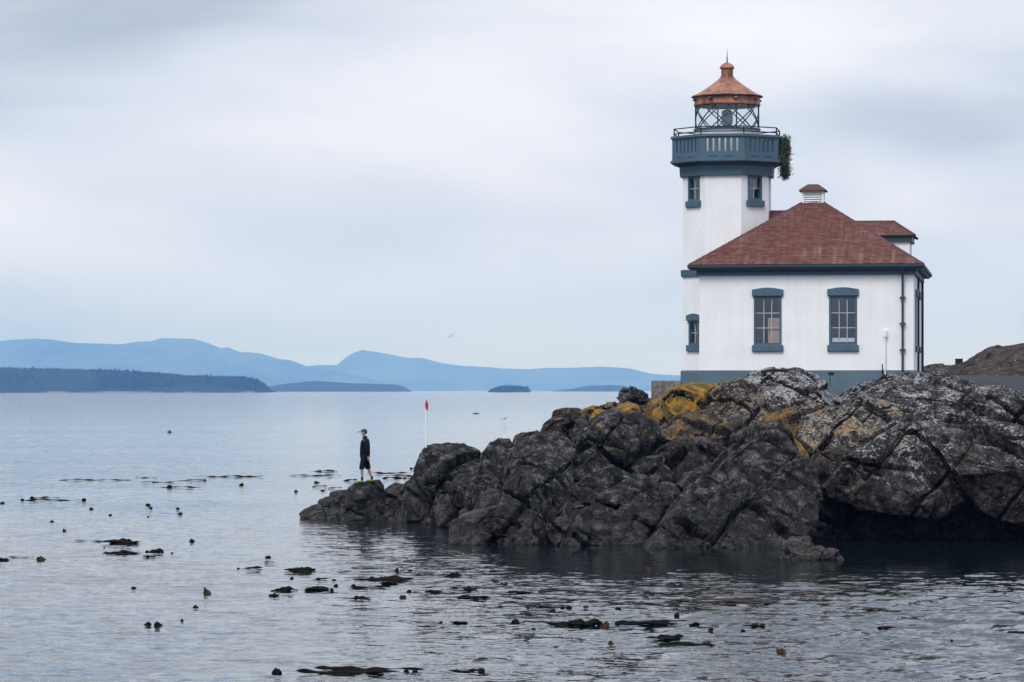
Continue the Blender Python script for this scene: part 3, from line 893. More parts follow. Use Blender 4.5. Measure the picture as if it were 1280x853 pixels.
HEAD = build_core()
BLOCKS = [
    # low tip where the person stands
    dict(o=[(374, 643), (378, 637), (395, 632), (420, 634), (440, 640), (448, 650), (440, 668), (376, 668)], d=99.6, tf=0.9, tb=1.0, lean=0.3, brown=0.5),
    dict(o=[(392, 640), (394, 624), (405, 620), (425, 621), (440, 628), (448, 645), (430, 660), (395, 660)], d=100.3, tf=0.8, tb=1.0, lean=0.3, brown=0.2),
    dict(o=[(408, 632), (412, 615), (425, 612), (440, 611), (456, 622), (456, 650), (415, 655)], d=100.4, tf=0.7, tb=1.0, lean=0.3, brown=0.4),
    dict(o=[(432, 628), (436, 610), (443, 604), (460, 602), (474, 600), (479, 607), (483, 630), (482, 668), (438, 668)], d=99.5, tf=0.9, tb=1.1, lean=0.2, cuts=4, amt=0.35),
    dict(o=[(420, 648), (440, 636), (462, 632), (476, 645), (480, 668), (420, 668)], d=98.9, tf=0.6, tb=1.0, lean=0.3, brown=0.5),
    dict(o=[(474, 630), (480, 611), (494, 604), (508, 606), (517, 620), (519, 668), (476, 668)], d=99.4, tf=0.8, tb=1.0, lean=0.3, brown=0.3),
    dict(o=[(498, 620), (510, 604), (526, 603), (541, 614), (550, 640), (545, 672), (500, 670)], d=97.9, tf=0.9, tb=1.2, lean=0.4),
    dict(o=[(528, 640), (536, 624), (554, 618), (577, 626), (586, 650), (580, 676), (530, 674)], d=96.4, tf=0.8, tb=1.5, lean=0.4, brown=0.2),
    dict(o=[(470, 655), (486, 640), (512, 636), (530, 648), (532, 672), (470, 670)], d=98.0, tf=0.5, tb=1.0, lean=0.3, brown=0.3),
    dict(o=[(506, 622), (514, 602), (526, 588), (546, 592), (564, 616), (560, 650), (510, 650)], d=97.0, tf=0.8, tb=1.6, lean=0.4, brown=0.2),
    dict(o=[(546, 640), (556, 612), (584, 606), (606, 622), (606, 668), (550, 672)], d=93.8, tf=0.8, tb=2.0, lean=0.4, brown=0.2),
    # middle boulders left of the main mass
    dict(o=[(524, 590), (530, 570), (544, 559), (560, 555.5), (580, 557), (599, 566), (606, 585), (600, 622), (582, 636), (560, 630), (540, 616), (527, 604)], d=95.5, tf=1.1, tb=1.6, lean=0.5, ochre=0.25),
    dict(o=[(558, 606), (572, 590), (600, 586), (616, 602), (612, 624), (594, 636), (570, 632)], d=92.5, tf=0.8, tb=1.5, lean=0.5),
    dict(o=[(594, 596), (601, 566), (611, 550), (622, 544), (639, 544), (644, 552), (641, 576), (636, 604), (624, 630), (604, 646), (590, 632)], d=91.5, tf=0.9, tb=1.6, lean=0.5, ochre=0.12),
    dict(o=[(586, 640), (600, 612), (622, 602), (640, 610), (640, 660), (600, 668)], d=88.5, tf=0.7, tb=1.5, lean=0.4),
    dict(o=[(566, 676), (568, 655), (576, 647), (600, 639), (622, 634), (642, 648), (652, 676), (650, 706), (566, 706)], d=83.3, tf=0.9, tb=2.2, lean=0.35, brown=0.25),
    # main central mass
    dict(o=[(628, 612), (638, 566), (648, 546), (668, 539), (700, 541), (722, 556), (722, 606), (708, 650), (698, 706), (632, 706), (620, 655)], d=84.0, tf=1.2, tb=3.5, lean=0.75, cuts=8),
    dict(o=[(616, 655), (634, 606), (650, 590), (668, 600), (686, 634), (694, 670), (697, 706), (622, 706)], d=82.9, tf=0.7, tb=2.0, lean=0.55, cuts=5),
    dict(o=[(670, 548), (679, 528), (690, 520), (705, 516), (723, 516.5), (726, 530), (716, 548), (696, 556)], d=93.5, tf=0.9, tb=2.0, lean=0.6, ochre=0.35, brown=0.5, pale=0.2),
    dict(o=[(636, 560), (642, 544), (656, 536), (674, 534), (684, 545), (672, 560)], d=90.5, tf=0.8, tb=1.5, lean=0.5, ochre=0.55, brown=0.6),
    dict(o=[(712, 552), (720, 524), (734, 516), (744, 530), (744, 556), (724, 562)], d=91.5, tf=0.8, tb=2.0, lean=0.6, pale=0.3),
    dict(o=[(722, 530), (729, 516), (742, 511), (757, 513), (760, 526), (744, 534)], d=93.5, tf=0.7, tb=1.6, lean=0.5, ochre=1.0, brown=0.5),
    dict(o=[(742, 522), (752, 508), (772, 502), (776, 516), (760, 530)], d=95.0, tf=0.7, tb=2.0, lean=0.5, ochre=0.6, pale=0.4),
    dict(o=[(730, 552), (742, 526), (762, 514), (786, 518), (812, 530), (826, 548), (806, 564), (777, 578), (763, 574), (742, 560)], d=87.0, tf=0.9, tb=3.0, lean=0.55, cuts=4, amt=0.7, ochre=0.25),
    dict(o=[(708, 592), (722, 570), (744, 558), (768, 577), (762, 590), (734, 602), (714, 606)], d=85.6, tf=0.7, tb=2.5, lean=0.5, cuts=4, amt=0.8),
    dict(o=[(714, 606), (734, 590), (766, 578), (792, 592), (780, 612), (754, 630), (734, 640), (718, 628)], d=84.2, tf=0.8, tb=2.5, lean=0.55, cuts=4, amt=0.8),
    dict(o=[(726, 660), (748, 624), (780, 602), (804, 598), (822, 610), (824, 640), (808, 668), (798, 706), (706, 706), (712, 690)], d=82.9, tf=0.9, tb=2.5, lean=0.6, cuts=7),
    dict(o=[(680, 650), (706, 622), (732, 628), (740, 658), (726, 682), (716, 706), (690, 706)], d=82.7, tf=0.7, tb=2.0, lean=0.5, cuts=4),
    dict(o=[(782, 598), (800, 578), (828, 572), (846, 590), (838, 612), (806, 618)], d=86.4, tf=0.7, tb=2.0, lean=0.5),
    dict(o=[(812, 616), (836, 600), (852, 612), (846, 628), (822, 634)], d=85.5, tf=0.6, tb=2.0, lean=0.5),
    # long diagonal slab
    dict(o=[(794, 706), (806, 686), (832, 652), (862, 616), (888, 586), (908, 562), (932, 546), (956, 536), (972, 534), (988, 545), (1004, 572), (1018, 600), (1022, 620), (1014, 655), (1002, 706)],
         d=82.0, tf=1.5, tb=4.0, lean=0.85, cuts=9, e=0.6, res=0.05, ochre=0.22),
    dict(o=[(936, 556), (952, 540), (972, 533), (990, 546), (1008, 574), (1000, 584), (978, 560), (956, 552)], d=85.2, tf=0.6, tb=2.0, lean=0.7, ochre=1.0, brown=0.7),
    # lichen covered upper slope
    dict(o=[(772, 498), (778, 488), (788, 485.5), (798, 486), (808, 491), (810, 502), (780, 506)], d=103.5, tf=0.8, tb=1.4, lean=0.3, pale=0.5, amt=0.6, lump=0.08),
    dict(o=[(762, 518), (772, 504), (786, 499), (800, 504), (805, 520), (792, 532), (768, 530)], d=94.5, tf=0.9, tb=2.0, lean=0.6, ochre=1.0, brown=0.7, amt=0.7),
    dict(o=[(800, 520), (806, 500), (822, 490), (838, 494), (846, 520), (842, 548), (822, 552), (806, 540)], d=93.5, tf=1.0, tb=2.5, lean=0.7, ochre=0.95, brown=0.7),
    dict(o=[(826, 508), (840, 488), (868, 480), (890, 483), (892, 506), (874, 526), (842, 532)], d=96.5, tf=1.2, tb=2.5, lean=0.8, ochre=1.25, brown=0.8, cuts=3, amt=0.7),
    dict(o=[(828, 545), (846, 522), (884, 514), (912, 532), (906, 566), (870, 578), (836, 572)], d=90.2, tf=1.0, tb=3.0, lean=0.7, ochre=0.45, brown=0.7, pale=0.2),
    dict(o=[(822, 580), (846, 558), (884, 556), (906, 570), (886, 598), (852, 612), (830, 606)], d=87.8, tf=0.8, tb=2.5, lean=0.6, brown=0.4),
    dict(o=[(842, 606), (866, 584), (892, 578), (892, 600), (866, 624), (848, 628)], d=86.0, tf=0.6, tb=2.0, lean=0.5),
    dict(o=[(882, 512), (896, 488), (926, 474), (950, 484), (968, 512), (958, 544), (924, 556), (896, 548)], d=94.0, tf=1.2, tb=3.0, lean=0.9, brown=0.9, ochre=0.4, pale=0.65, amt=0.7, lump=0.06),
    dict(o=[(912, 494), (936, 472), (968, 463.5), (1002, 465), (1034, 478), (1056, 494), (1046, 514), (1002, 526), (954, 526), (924, 512)], d=100.5, tf=1.4, tb=3.0, lean=1.0, pale=1.0, ochre=0.18, brown=0.4, cuts=5, amt=0.45, lump=0.05),
    dict(o=[(870, 492), (890, 480), (916, 476), (930, 486), (918, 502), (884, 506)], d=102.5, tf=0.9, tb=2.0, lean=0.6, ochre=0.55, pale=0.6, brown=0.5),
    dict(o=[(944, 546), (964, 520), (1000, 512), (1024, 526), (1028, 560), (1008, 580), (978, 560)], d=89.0, tf=0.9, tb=3.0, lean=0.7, ochre=0.55, brown=0.9, pale=0.3),
    # right hand mass, undercut at the water
    dict(o=[(992, 548), (1002, 516), (1030, 505), (1062, 504), (1100, 507), (1130, 514), (1134, 538), (1104, 560), (1060, 578), (1028, 582), (1002, 568)], d=87.0, tf=1.1, tb=4.0, lean=0.6, pale=0.9, ochre=0.5, brown=0.6, cuts=7),
    dict(o=[(1008, 592), (1024, 562), (1062, 552), (1084, 574), (1070, 606), (1036, 616), (1014, 608)], d=85.8, tf=0.7, tb=3.0, lean=0.4, ochre=0.35, brown=0.5),
    dict(o=[(1030, 610), (1054, 574), (1098, 548), (1128, 526), (1156, 524), (1188, 548), (1216, 582), (1212, 626), (1172, 650), (1118, 646), (1064, 636), (1036, 624)], d=84.2, tf=1.1, tb=4.5, lean=0.4, pale=0.8, ochre=0.2, brown=0.3, cuts=8),
    dict(o=[(1146, 544), (1180, 530), (1224, 534), (1264, 540), (1310, 556), (1334, 620), (1290, 658), (1232, 650), (1202, 616), (1172, 576)], d=83.4, tf=1.1, tb=4.5, lean=0.4, pale=0.55, brown=0.3, cuts=8),
    dict(o=[(1054, 514), (1076, 492), (1108, 476), (1150, 473), (1202, 478), (1240, 490), (1300, 500), (1316, 540), (1260, 550), (1200, 540), (1146, 532), (1096, 520)], d=90.5, tf=1.3, tb=4.5, lean=0.9, pale=0.72, brown=0.25, cuts=9, ochre=0.1),
    dict(o=[(1052, 502), (1076, 480), (1106, 468.5), (1140, 466.5), (1184, 469), (1216, 478), (1226, 494), (1180, 504), (1096, 506)], d=99.5, tf=1.4, tb=3.5, lean=0.8, pale=0.75, brown=0.35, cuts=7, amt=0.6, lump=0.05),
    dict(o=[(1196, 500), (1216, 486), (1260, 484), (1310, 490), (1330, 516), (1270, 524), (1210, 518)], d=97.0, tf=1.2, tb=4.0, lean=0.8, pale=0.7, brown=0.4),
    dict(o=[(1040, 500), (1052, 488), (1070, 484), (1082, 494), (1070, 508), (1048, 510)], d=98.0, tf=0.8, tb=2.0, lean=0.6, pale=0.9, ochre=0.3),
    dict(o=[(1290, 560), (1330, 500), (1420, 480), (1520, 500), (1560, 600), (1540, 710), (1300, 710)], d=84.0, tf=1.5, tb=6.0, lean=0.7, pale=0.6, brown=0.3, res=0.09),
    # recessed foot of the cliff under the overhang
    dict(o=[(990, 640), (1040, 600), (1120, 600), (1200, 610), (1210, 712), (990, 712)], d=87.0, tf=0.7, tb=4.0, lean=-0.15, amt=1.2),
    dict(o=[(1170, 620), (1240, 606), (1320, 610), (1340, 714), (1170, 714)], d=86.4, tf=0.7, tb=4.0, lean=-0.15, amt=1.2),
    dict(o=[(628, 584), (634, 562), (648, 556), (662, 574), (648, 592)], d=89.5, tf=0.5, tb=1.2, lean=0.5),
]
for k, b in enumerate(BLOCKS):
    b = dict(b)
    out = b.pop('o')
    block(out, b.pop('d'), seed=k * 7 + 3, **b)

o = block([(974, 700), (982, 684), (992, 678.5), (1004, 680), (1016, 687), (1040, 691), (1052, 700), (1040, 712), (980, 712)], 75.8, lean=0.25, tf=0.45, tb=0.7, seed=901, pale=0.0, brown=0.5,
          res=0.022, amt=0.22, cuts=2, lump=0.13, e=0.8, bare=0.8, name='shore_rock', parent=None)
tag(o, 'small rough grey rock awash in dark water before the headland', 'rock')

# brown rocky knoll behind the path on the right
def knoll():
    xs = np.linspace(15.0, 62.0, 190)
    ys = np.linspace(132.0, 176.0, 130)
    X, Y = np.meshgrid(xs, ys)
    top = np.interp(X / Y * F + CX, [1155, 1170, 1195, 1210, 1228, 1250, 1280, 1400, 2000], [466, 462.5, 460.5, 456, 446, 437.5, 432, 424, 440])
    zt = CH + (HY - top) / F * 148
    base = CH + (HY - 472) / F * 134
    t = np.clip((Y - 133) / 13, 0, 1)
    Z = base - 1.2 + (zt - base + 1.2) * (t * t * (3 - 2 * t)) ** 0.7
    p = np.stack([X.ravel(), Y.ravel(), Z.ravel()], 1)
    V = np.stack([X.ravel(), Y.ravel(), Z.ravel()], 1)
    ny, nx = X.shape
    i = np.arange(ny * nx).reshape(ny, nx)
    Q = np.stack([i[:-1, :-1].ravel(), i[:-1, 1:].ravel(), i[1:, 1:].ravel(), i[1:, :-1].ravel()], 1)
    V = roughen(V, vnormals(V, Q), 3.0, 5, 1.3)
    z1 = np.ones(len(V))
    o = mesh_np('rocky_knoll', V, Q, M['rock'], attrs={'pale': z1 * 0.2, 'ochre': z1 * 0.2, 'brown': z1 * 1.0})
    tag(o, 'brown rocky knoll behind the path at the right edge', 'hill', kind='structure')


knoll()
mb = MB()
n_ = 24
for i in range(n_):
    t0, t1 = i / n_, (i + 1) / n_
    for (ta, tb_) in ((t0, t1),):
        ya, yb = 108 + 30 * ta, 108 + 30 * tb_
        za, zb = 4.02 + 0.62 * ta, 4.02 + 0.62 * tb_
        mb.add([(15.6 + 1.5 * ta, ya, za), (60, ya, za), (60, yb, zb), (15.6 + 1.5 * tb_, yb, zb)], [(0, 1, 2, 3)])
o = mb.build('path', M['path'])
tag(o, 'grey paved path rising to the right of the lighthouse', 'path', kind='structure')

# ------------------------------------------------------------------ lighthouse
BETA = R(9)
LW, LD = 7.59, 9.4
LH = empty('lighthouse', (14.18 - LW * math.cos(BETA), 113 + LW * math.sin(BETA), 3.5), -BETA)
tag(LH, 'white lighthouse with octagonal tower, copper lantern roof and red hipped roof building', 'lighthouse')
PL, WT, EV = 1.21, 4.60, 4.96       # plinth top, wall top, eave


def frame_M(origin, u, n):
    """local frame: x along the wall, -y outwards (n is the outward normal), z up"""
    u, n = Vector(u).normalized(), Vector(n).normalized()
    m = Matrix.Identity(4)
    m.col[0][:3] = u
    m.col[1][:3] = -n
    m.col[2][:3] = (0, 0, 1)
    m.col[3][:3] = origin
    return m


def wall_face(mb, M_, x0, x1, z0, z1, holes, rev=0.16):
    xs = sorted({x0, x1, *[h[0] for h in holes], *[h[1] for h in holes]})
    zs = sorted({z0, z1, *[h[2] for h in holes], *[h[3] for h in holes]})
    for i in range(len(xs) - 1):
        for j in range(len(zs) - 1):
            cx, cz = (xs[i] + xs[i + 1]) / 2, (zs[j] + zs[j + 1]) / 2
            if any(h[0] < cx < h[1] and h[2] < cz < h[3] for h in holes):
                continue
            mb.add([(xs[i], 0, zs[j]), (xs[i + 1], 0, zs[j]), (xs[i + 1], 0, zs[j + 1]), (xs[i], 0, zs[j + 1])], [(0, 1, 2, 3)], M_)
    for h in holes:
        a, b, c, d = h
        mb.add([(a, 0, c), (b, 0, c), (b, 0, d), (a, 0, d), (a, rev, c), (b, rev, c), (b, rev, d), (a, rev, d)],
               [(0, 1, 5, 4), (1, 2, 6, 5), (2, 3, 7, 6), (3, 0, 4, 7)], M_)


rw = random.Random(8)


def window(M_, x0, x1, z0, z1, cols, rows, hood=True, sill_h=0.23, board=False, blind=False, over=0.06, hood_h=0.30):
    """frame mesh with panes, glazing bars, hood and sill under it"""
    fw = 0.075
    mb = MB()
    y0, y1 = -0.02, 0.15
    mb.box(x0, x0 + fw, y0, y1, z0, z1, M_)
    mb.box(x1 - fw, x1, y0, y1, z0, z1, M_)
    mb.box(x0 + fw, x1 - fw, y0 + 0.004, y1, z1 - fw, z1, M_)
    mb.box(x0 + fw, x1 - fw, y0 + 0.004, y1, z0, z0 + fw, M_)
    w = mb.build('window', M['blue'], LH)
    a, b, c, d = x0 + fw, x1 - fw, z0 + fw, z1 - fw
    bars = MB()
    bt = 0.014
    for i in range(1, cols):
        x = a + (b - a) * i / cols
        bars.box(x - bt, x + bt, 0.055, 0.095, c, d, M_)
    for j in range(1, rows):
        z = c + (d - c) * j / rows
        bars.box(a, b, 0.057, 0.093, z - bt, z + bt, M_)
    bars.build('glazing_bars', M['bars'], w)
    for i in range(cols):
        for j in range(rows):
            xa, xb = a + (b - a) * i / cols + bt * 0.5, a + (b - a) * (i + 1) / cols - bt * 0.5
            za, zb = c + (d - c) * j / rows + bt * 0.5, c + (d - c) * (j + 1) / rows - bt * 0.5
            t1, t2 = rw.uniform(-.004, .004), rw.uniform(-.004, .004)
            mb = MB()
            ya = 0.075
            mb.add([(xa, ya + t1, za), (xb, ya - t1, za), (xb, ya - t1 + t2, zb), (xa, ya + t1 + t2, zb),
                    (xa, ya + t1 + .004, za), (xb, ya - t1 + .004, za), (xb, ya - t1 + t2 + .004, zb), (xa, ya + t1 + t2 + .004, zb)],
                   [(0, 1, 2, 3), (7, 6, 5, 4), (0, 4, 5, 1), (1, 5, 6, 2), (2, 6, 7, 3), (3, 7, 4, 0)], M_)
            mb.build('pane', M['glass'], w)
    mb = MB()
    mb.box(x0 - over, x1 + over, -0.09, 0.02, z0 - sill_h, z0 - 0.003, M_)
    mb.build('sill', M['blue'], w, bevel=0.012)
    if hood:
        mb = MB()
        xa, xb, xm = x0 - over, x1 + over, (x0 + x1) / 2
        zt = z1 + hood_h
        pr = [(xa, z1 + 0.003), (xb, z1 + 0.003), (xb, zt - 0.07), (xm + (xb - xm) * .35, zt - 0.01), (xm, zt), (xm - (xb - xm) * .35, zt - 0.01), (xa, zt - 0.07)]
        n = len(pr)
        mb.add([(x, -0.09, z) for x, z in pr] + [(x, 0.02, z) for x, z in pr],
               [tuple(range(n)), tuple(reversed(range(n, 2 * n)))] + [(i, (i + 1) % n, n + (i + 1) % n, n + i) for i in range(n)], M_)
        mb.build('hood', M['blue'], w, bevel=0.010)
    if board:
        mb = MB()
        mb.box(a + (b - a) * 0.50, b - 0.005, 0.12, 0.14, c, c + (d - c) * 0.56, M_)
        tag(mb.build('board', M['board'], w), 'tan board leaning inside the window')
    if blind:
        mb = MB()
        mb.box(a + 0.02, b - 0.02, 0.12, 0.14, c + 0.03, c + 0.17, M_)
        tag(mb.build('white_panel', M['white'], w), 'low white strip inside the window')
    return w


MF = frame_M((0, 0, 0), (1, 0, 0), (0, -1, 0))
MR = frame_M((LW, 0, 0), (0, 1, 0), (1, 0, 0))
MLs = frame_M((0, LD, 0), (0, -1, 0), (-1, 0, 0))
MBk = frame_M((LW, LD, 0), (-1, 0, 0), (0, 1, 0))
FWIN = [(2.44 - 0.495, 2.44 + 0.495, 2.11, 3.85), (5.11 - 0.495, 5.11 + 0.495, 2.11, 3.85)]
RWIN = [(1.9, 2.9, 2.11, 3.85), (5.2, 6.2, 2.11, 3.85)]
mb = MB()
wall_face(mb, MF, 0, LW, PL, WT + 0.25, FWIN)
wall_face(mb, MR, 0, LD, PL, WT + 0.25, RWIN)
wall_face(mb, MLs, 0, LD, PL, WT + 0.25, [])
wall_face(mb, MBk, 0, LW, PL, WT + 0.25, [])
bw = mb.build('building_wall', M['wall'], LH)
mb = MB()
mb.box(0.3, LW - 0.3, 1.6, 1.7, PL, WT, None)
mb.build('interior_partition', M['room'], LH)
mb = MB()
mb.box(-0.06, LW + 0.06, -0.06, LD + 0.06, -0.3, PL)
mb.build('plinth', M['plinth'], LH, bevel=0.02)
window(MF, *FWIN[0], 3, 3, board=True)
window(MF, *FWIN[1], 3, 3, blind=True)
for w_ in RWIN:
    window(MR, *w_, 3, 3, over=0.10)

# eaves: soffit, fascia board and gutter
mb = MB()
OV = 0.33


def ring(mb, x0, x1, y0, y1, t, z0, z1):
    mb.box(x0, x1, y0, y0 + t, z0, z1)
    mb.box(x0, x1, y1 - t, y1, z0, z1)
    mb.box(x0, x0 + t, y0 + t, y1 - t, z0, z1)
    mb.box(x1 - t, x1, y0 + t, y1 - t, z0, z1)


ring(mb, -0.10, LW + 0.10, -0.10, LD + 0.10, 0.098, WT, WT + 0.16)
mb.build('frieze', M['blue'], LH)
mb = MB()
ring(mb, -OV + .03, LW + OV - .03, -OV + .03, LD + OV - .03, OV + .02, WT + 0.16, WT + 0.21)
mb.build('soffit', M['dark_blue'], LH)
mb = MB()
gp = [(0.0, 0.0), (0.075, 0.02), (0.10, 0.07), (0.10, 0.145), (0.03, 0.145), (0.0, 0.13)]     # outward, up


def gutter_run(mb, p0, p1, outv):
    p0, p1, outv = Vector(p0), Vector(p1), Vector(outv)
    n = len(gp)
    v = [p0 + outv * a + Vector((0, 0, b)) + (p0 - p1).normalized() * a for a, b in gp] + [p1 + outv * a + Vector((0, 0, b)) + (p1 - p0).normalized() * a for a, b in gp]
    mb.add(v, [tuple(range(n)), tuple(range(2 * n - 1, n - 1, -1))] + [(i, (i + 1) % n, n + (i + 1) % n, n + i) for i in range(n)])


zg = WT + 0.20
a_, b_, c_, d_ = -OV + 0.04, LW + OV - 0.04, -OV + 0.04, LD + OV - 0.04
for p0, p1, ov in (((a_, c_, zg), (b_, c_, zg), (0, -1, 0)), ((b_, c_, zg), (b_, d_, zg), (1, 0, 0)), ((b_, d_, zg), (a_, d_, zg), (0, 1, 0)), ((a_, d_, zg), (a_, c_, zg), (-1, 0, 0))):
    gm = MB()
    gutter_run(gm, p0, p1, ov)
    gm.build('gutter', M['dark_blue'], LH)

# hipped roof with shingle courses
RZ = 7.42
E0, E1, F0, F1 = -OV, LW + OV, -OV, LD + OV
XM, Y0r, Y1r = LW / 2, 3.95, LD - 3.95
RS = 0.34
rr_ = random.Random(4)


def shingle_slope(name, e0, e1, t1, t0, parent, expo=0.14, wid=0.23, thick=0.016):
    """courses of shingles on the slope e0-e1 (eave) t0-t1 (top)"""
    e0, e1, t0, t1 = map(Vector, (e0, e1, t0, t1))
    Ld = ((t0 + t1) / 2 - (e0 + e1) / 2).length
    nr = max(2, int(Ld / expo))
    nrm = (e1 - e0).cross(t0 - e0).normalized()
    if nrm.z < 0:
        nrm = -nrm
    V, Fc, tone = [], [], []
    for r in range(nr):
        f0, f1 = r / nr, min(1.0, (r + 1.35) / nr)
        A0, B0 = e0.lerp(t0, f0), e1.lerp(t1, f0)
        A1, B1 = e0.lerp(t0, f1), e1.lerp(t1, f1)
        Lr = (B0 - A0).length
        n = max(1, int(round(Lr / wid)))
        cuts = sorted([0.0] + [min(0.999, max(0.001, (k + 0.5 * (r % 2) + rr_.uniform(-.18, .18)) / n)) for k in range(0 if r % 2 else 1, n)] + [1.0])
        for a, b in zip(cuts[:-1], cuts[1:]):
            if b - a < 1e-4:
                continue
            g = 0.006 / max(Lr, .1)
            lift = thick * rr_.uniform(0.8, 1.35)
            dr = (A1 - A0) * rr_.uniform(-.04, .04)
            p = [A0.lerp(B0, a + g) + dr, A0.lerp(B0, b - g) + dr, A1.lerp(B1, b - g), A1.lerp(B1, a + g)]
            q0 = len(V)
            V += [p[0] - nrm * .01, p[1] - nrm * .01, p[0] + nrm * lift, p[1] + nrm * lift, p[2] + nrm * .004, p[3] + nrm * .004]
            Fc += [(q0, q0 + 1, q0 + 3, q0 + 2), (q0 + 2, q0 + 3, q0 + 4, q0 + 5), (q0, q0 + 2, q0 + 5, q0), (q0 + 1, q0 + 4, q0 + 3, q0 + 1)]
            tn = rr_.random() * 0.75 + 0.25 * rr_.random()
            tone += [tn] * 6
    me = bpy.data.meshes.new(name)
    me.from_pydata([tuple(v) for v in V], [], [f if f[0] != f[3] else f[:3] for f in Fc])
    at = me.attributes.new('tone', 'FLOAT', 'POINT')
    at.data.foreach_set('value', tone)
    me.materials.append(M['shingle'])
    o = bpy.data.objects.new(name, me)
    COL.objects.link(o)
    o.parent = parent
    tag(o, kind='stuff')
    return o


def deck(name, polys):
    mb = MB()
    for p in polys:
        mb.add(p, [tuple(range(len(p)))])
    return mb.build(name, M['hip'], LH)


c00, c10, c11, c01 = (E0, F0, EV), (E1, F0, EV), (E1, F1, EV), (E0, F1, EV)
ra, rb = (XM - RS, Y0r, RZ), (XM + RS, Y0r, RZ)
rc, rd = (XM + RS, Y1r, RZ), (XM - RS, Y1r, RZ)
dn = lambda p: (p[0], p[1], p[2] - 0.015)
roof = deck('roof', [[dn(c00), dn(c10), dn(rb), dn(ra)], [dn(c10), dn(c11), dn(rc), dn(rb)], [dn(c11), dn(c01), dn(rd), dn(rc)], [dn(c01), dn(c00), dn(ra), dn(rd)], [dn(ra), dn(rb), dn(rc), dn(rd)]])
for (e0, e1, t1, t0) in ((c00, c10, rb, ra), (c10, c11, rc, rb), (c11, c01, rd, rc), (c01, c00, ra, rd)):
    shingle_slope('shingles', e0, e1, t1, t0, roof)
for p, q in ((c00, ra), (c10, rb), (c11, rc), (c01, rd)):
    p, q = Vector(p), Vector(q)
    nseg = 18
    mb = MB()
    for i in range(nseg):
        a, b = p.lerp(q, i / nseg), p.lerp(q, (i + 1.12) / nseg)
        side = (q - p).cross(Vector((0, 0, 1))).normalized() * 0.10
        up = Vector((0, 0, 0.055))
        v = [a - side + Vector((0, 0, -.02)), a + up, a + side + Vector((0, 0, -.02)), b - side + Vector((0, 0, -.035)), b + up * 0.7, b + side + Vector((0, 0, -.035))]
        mb.add(v, [(0, 1, 4, 3), (1, 2, 5, 4), (0, 2, 1), (3, 4, 5)])
    mb.build('hip_cap', M['hip'], roof)

# louvred roof ventilator on the ridge
VX, VY = XM, Y0r + 0.28
mb = MB()
hw = 0.40
zb, zt = RZ - 0.25, 7.80
mb.box(VX - hw, VX + hw, VY - hw, VY + hw, zb, zt - 0.46)
mb.box(VX - hw, VX - hw + .07, VY - hw, VY + hw, zt - 0.46, zt)
mb.box(VX + hw - .07, VX + hw, VY - hw, VY + hw, zt - 0.46, zt)
mb.box(VX - hw + .07, VX + hw - .07, VY - hw + .12, VY + hw, zt - 0.46, zt)
mb.box(VX - hw + .07, VX + hw - .07, VY - hw, VY - hw + .118, zt - 0.05, zt)
vt = mb.build('roof_ventilator', M['white'], LH)
for k in range(5):
    z = zt - 0.45 + k * 0.082
    mb = MB()
    mb.add([(VX - hw + .07, VY - hw + .005, z), (VX + hw - .07, VY - hw + .005, z), (VX + hw - .07, VY - hw + .1, z + .075), (VX - hw + .07, VY - hw + .1, z + .075),
            (VX - hw + .07, VY - hw + .005, z + .015), (VX + hw - .07, VY - hw + .005, z + .015), (VX + hw - .07, VY - hw + .1, z + .09), (VX - hw + .07, VY - hw + .1, z + .09)],
           [(0, 3, 2, 1), (4, 5, 6, 7), (0, 1, 5, 4), (1, 2, 6, 5), (2, 3, 7, 6), (3, 0, 4, 7)])
    mb.build('louvre', M['white'], vt)
mb = MB()
ho, hi = 0.50, 0.19
mb.add([(VX - ho, VY - ho, zt), (VX + ho, VY - ho, zt), (VX + ho, VY + ho, zt), (VX - ho, VY + ho, zt),
        (VX - ho, VY - ho, zt + .05), (VX + ho, VY - ho, zt + .05), (VX + ho, VY + ho, zt + .05), (VX - ho, VY + ho, zt + .05),
        (VX - hi, VY - hi, zt + .27), (VX + hi, VY - hi, zt + .27), (VX + hi, VY + hi, zt + .27), (VX - hi, VY + hi, zt + .27)],
       [(3, 2, 1, 0), (0, 1, 5, 4), (1, 2, 6, 5), (2, 3, 7, 6), (3, 0, 4, 7), (4, 5, 9, 8), (5, 6, 10, 9), (6, 7, 11, 10), (7, 4, 8, 11), (8, 9, 10, 11)])
mb.build('ventilator_roof', M['hip'], vt)

# hipped dormer on the right slope
DY0, DY1, DX = 4.45, 6.95, 7.30
dz, drz = 6.18, 6.76
mb = MB()
mb.box(4.6, DX, DY0, DY1, 5.0, dz)
dm = mb.build('dormer', M['wall'], LH)
mb = MB()
ring(mb, 4.4, DX + 0.10, DY0 - 0.10, DY1 + 0.10, 0.098, dz - 0.22, dz - 0.002)
mb.build('dormer_fascia', M['dark_blue'], dm)
ym = (DY0 + DY1) / 2
q00, q10, q11, q01 = (4.2, DY0 - .2, dz), (DX + .2, DY0 - .2, dz), (DX + .2, DY1 + .2, dz), (4.2, DY1 + .2, dz)
r0, r1 = (4.2, ym, drz), (DX - 0.62, ym, drz)
rdk = deck('dormer_roof', [[dn(q00), dn(q10), dn(r1), dn(r0)], [dn(q10), dn(q11), dn(r1)], [dn(q11), dn(q01), dn(r0), dn(r1)], [dn(q00), dn(q10), dn(q11), dn(q01)]])
shingle_slope('shingles', q00, q10, r1, r0, rdk)
shingle_slope('shingles', q10, q11, r1, r1, rdk)
shingle_slope('shingles', q11, q01, r0, r1, rdk)
mb = MB()
mb.tube([r0, r1, q10], 0.05, 6)
mb.tube([r1, q11], 0.05, 6)
mb.build('hip_cap', M['hip'], rdk)

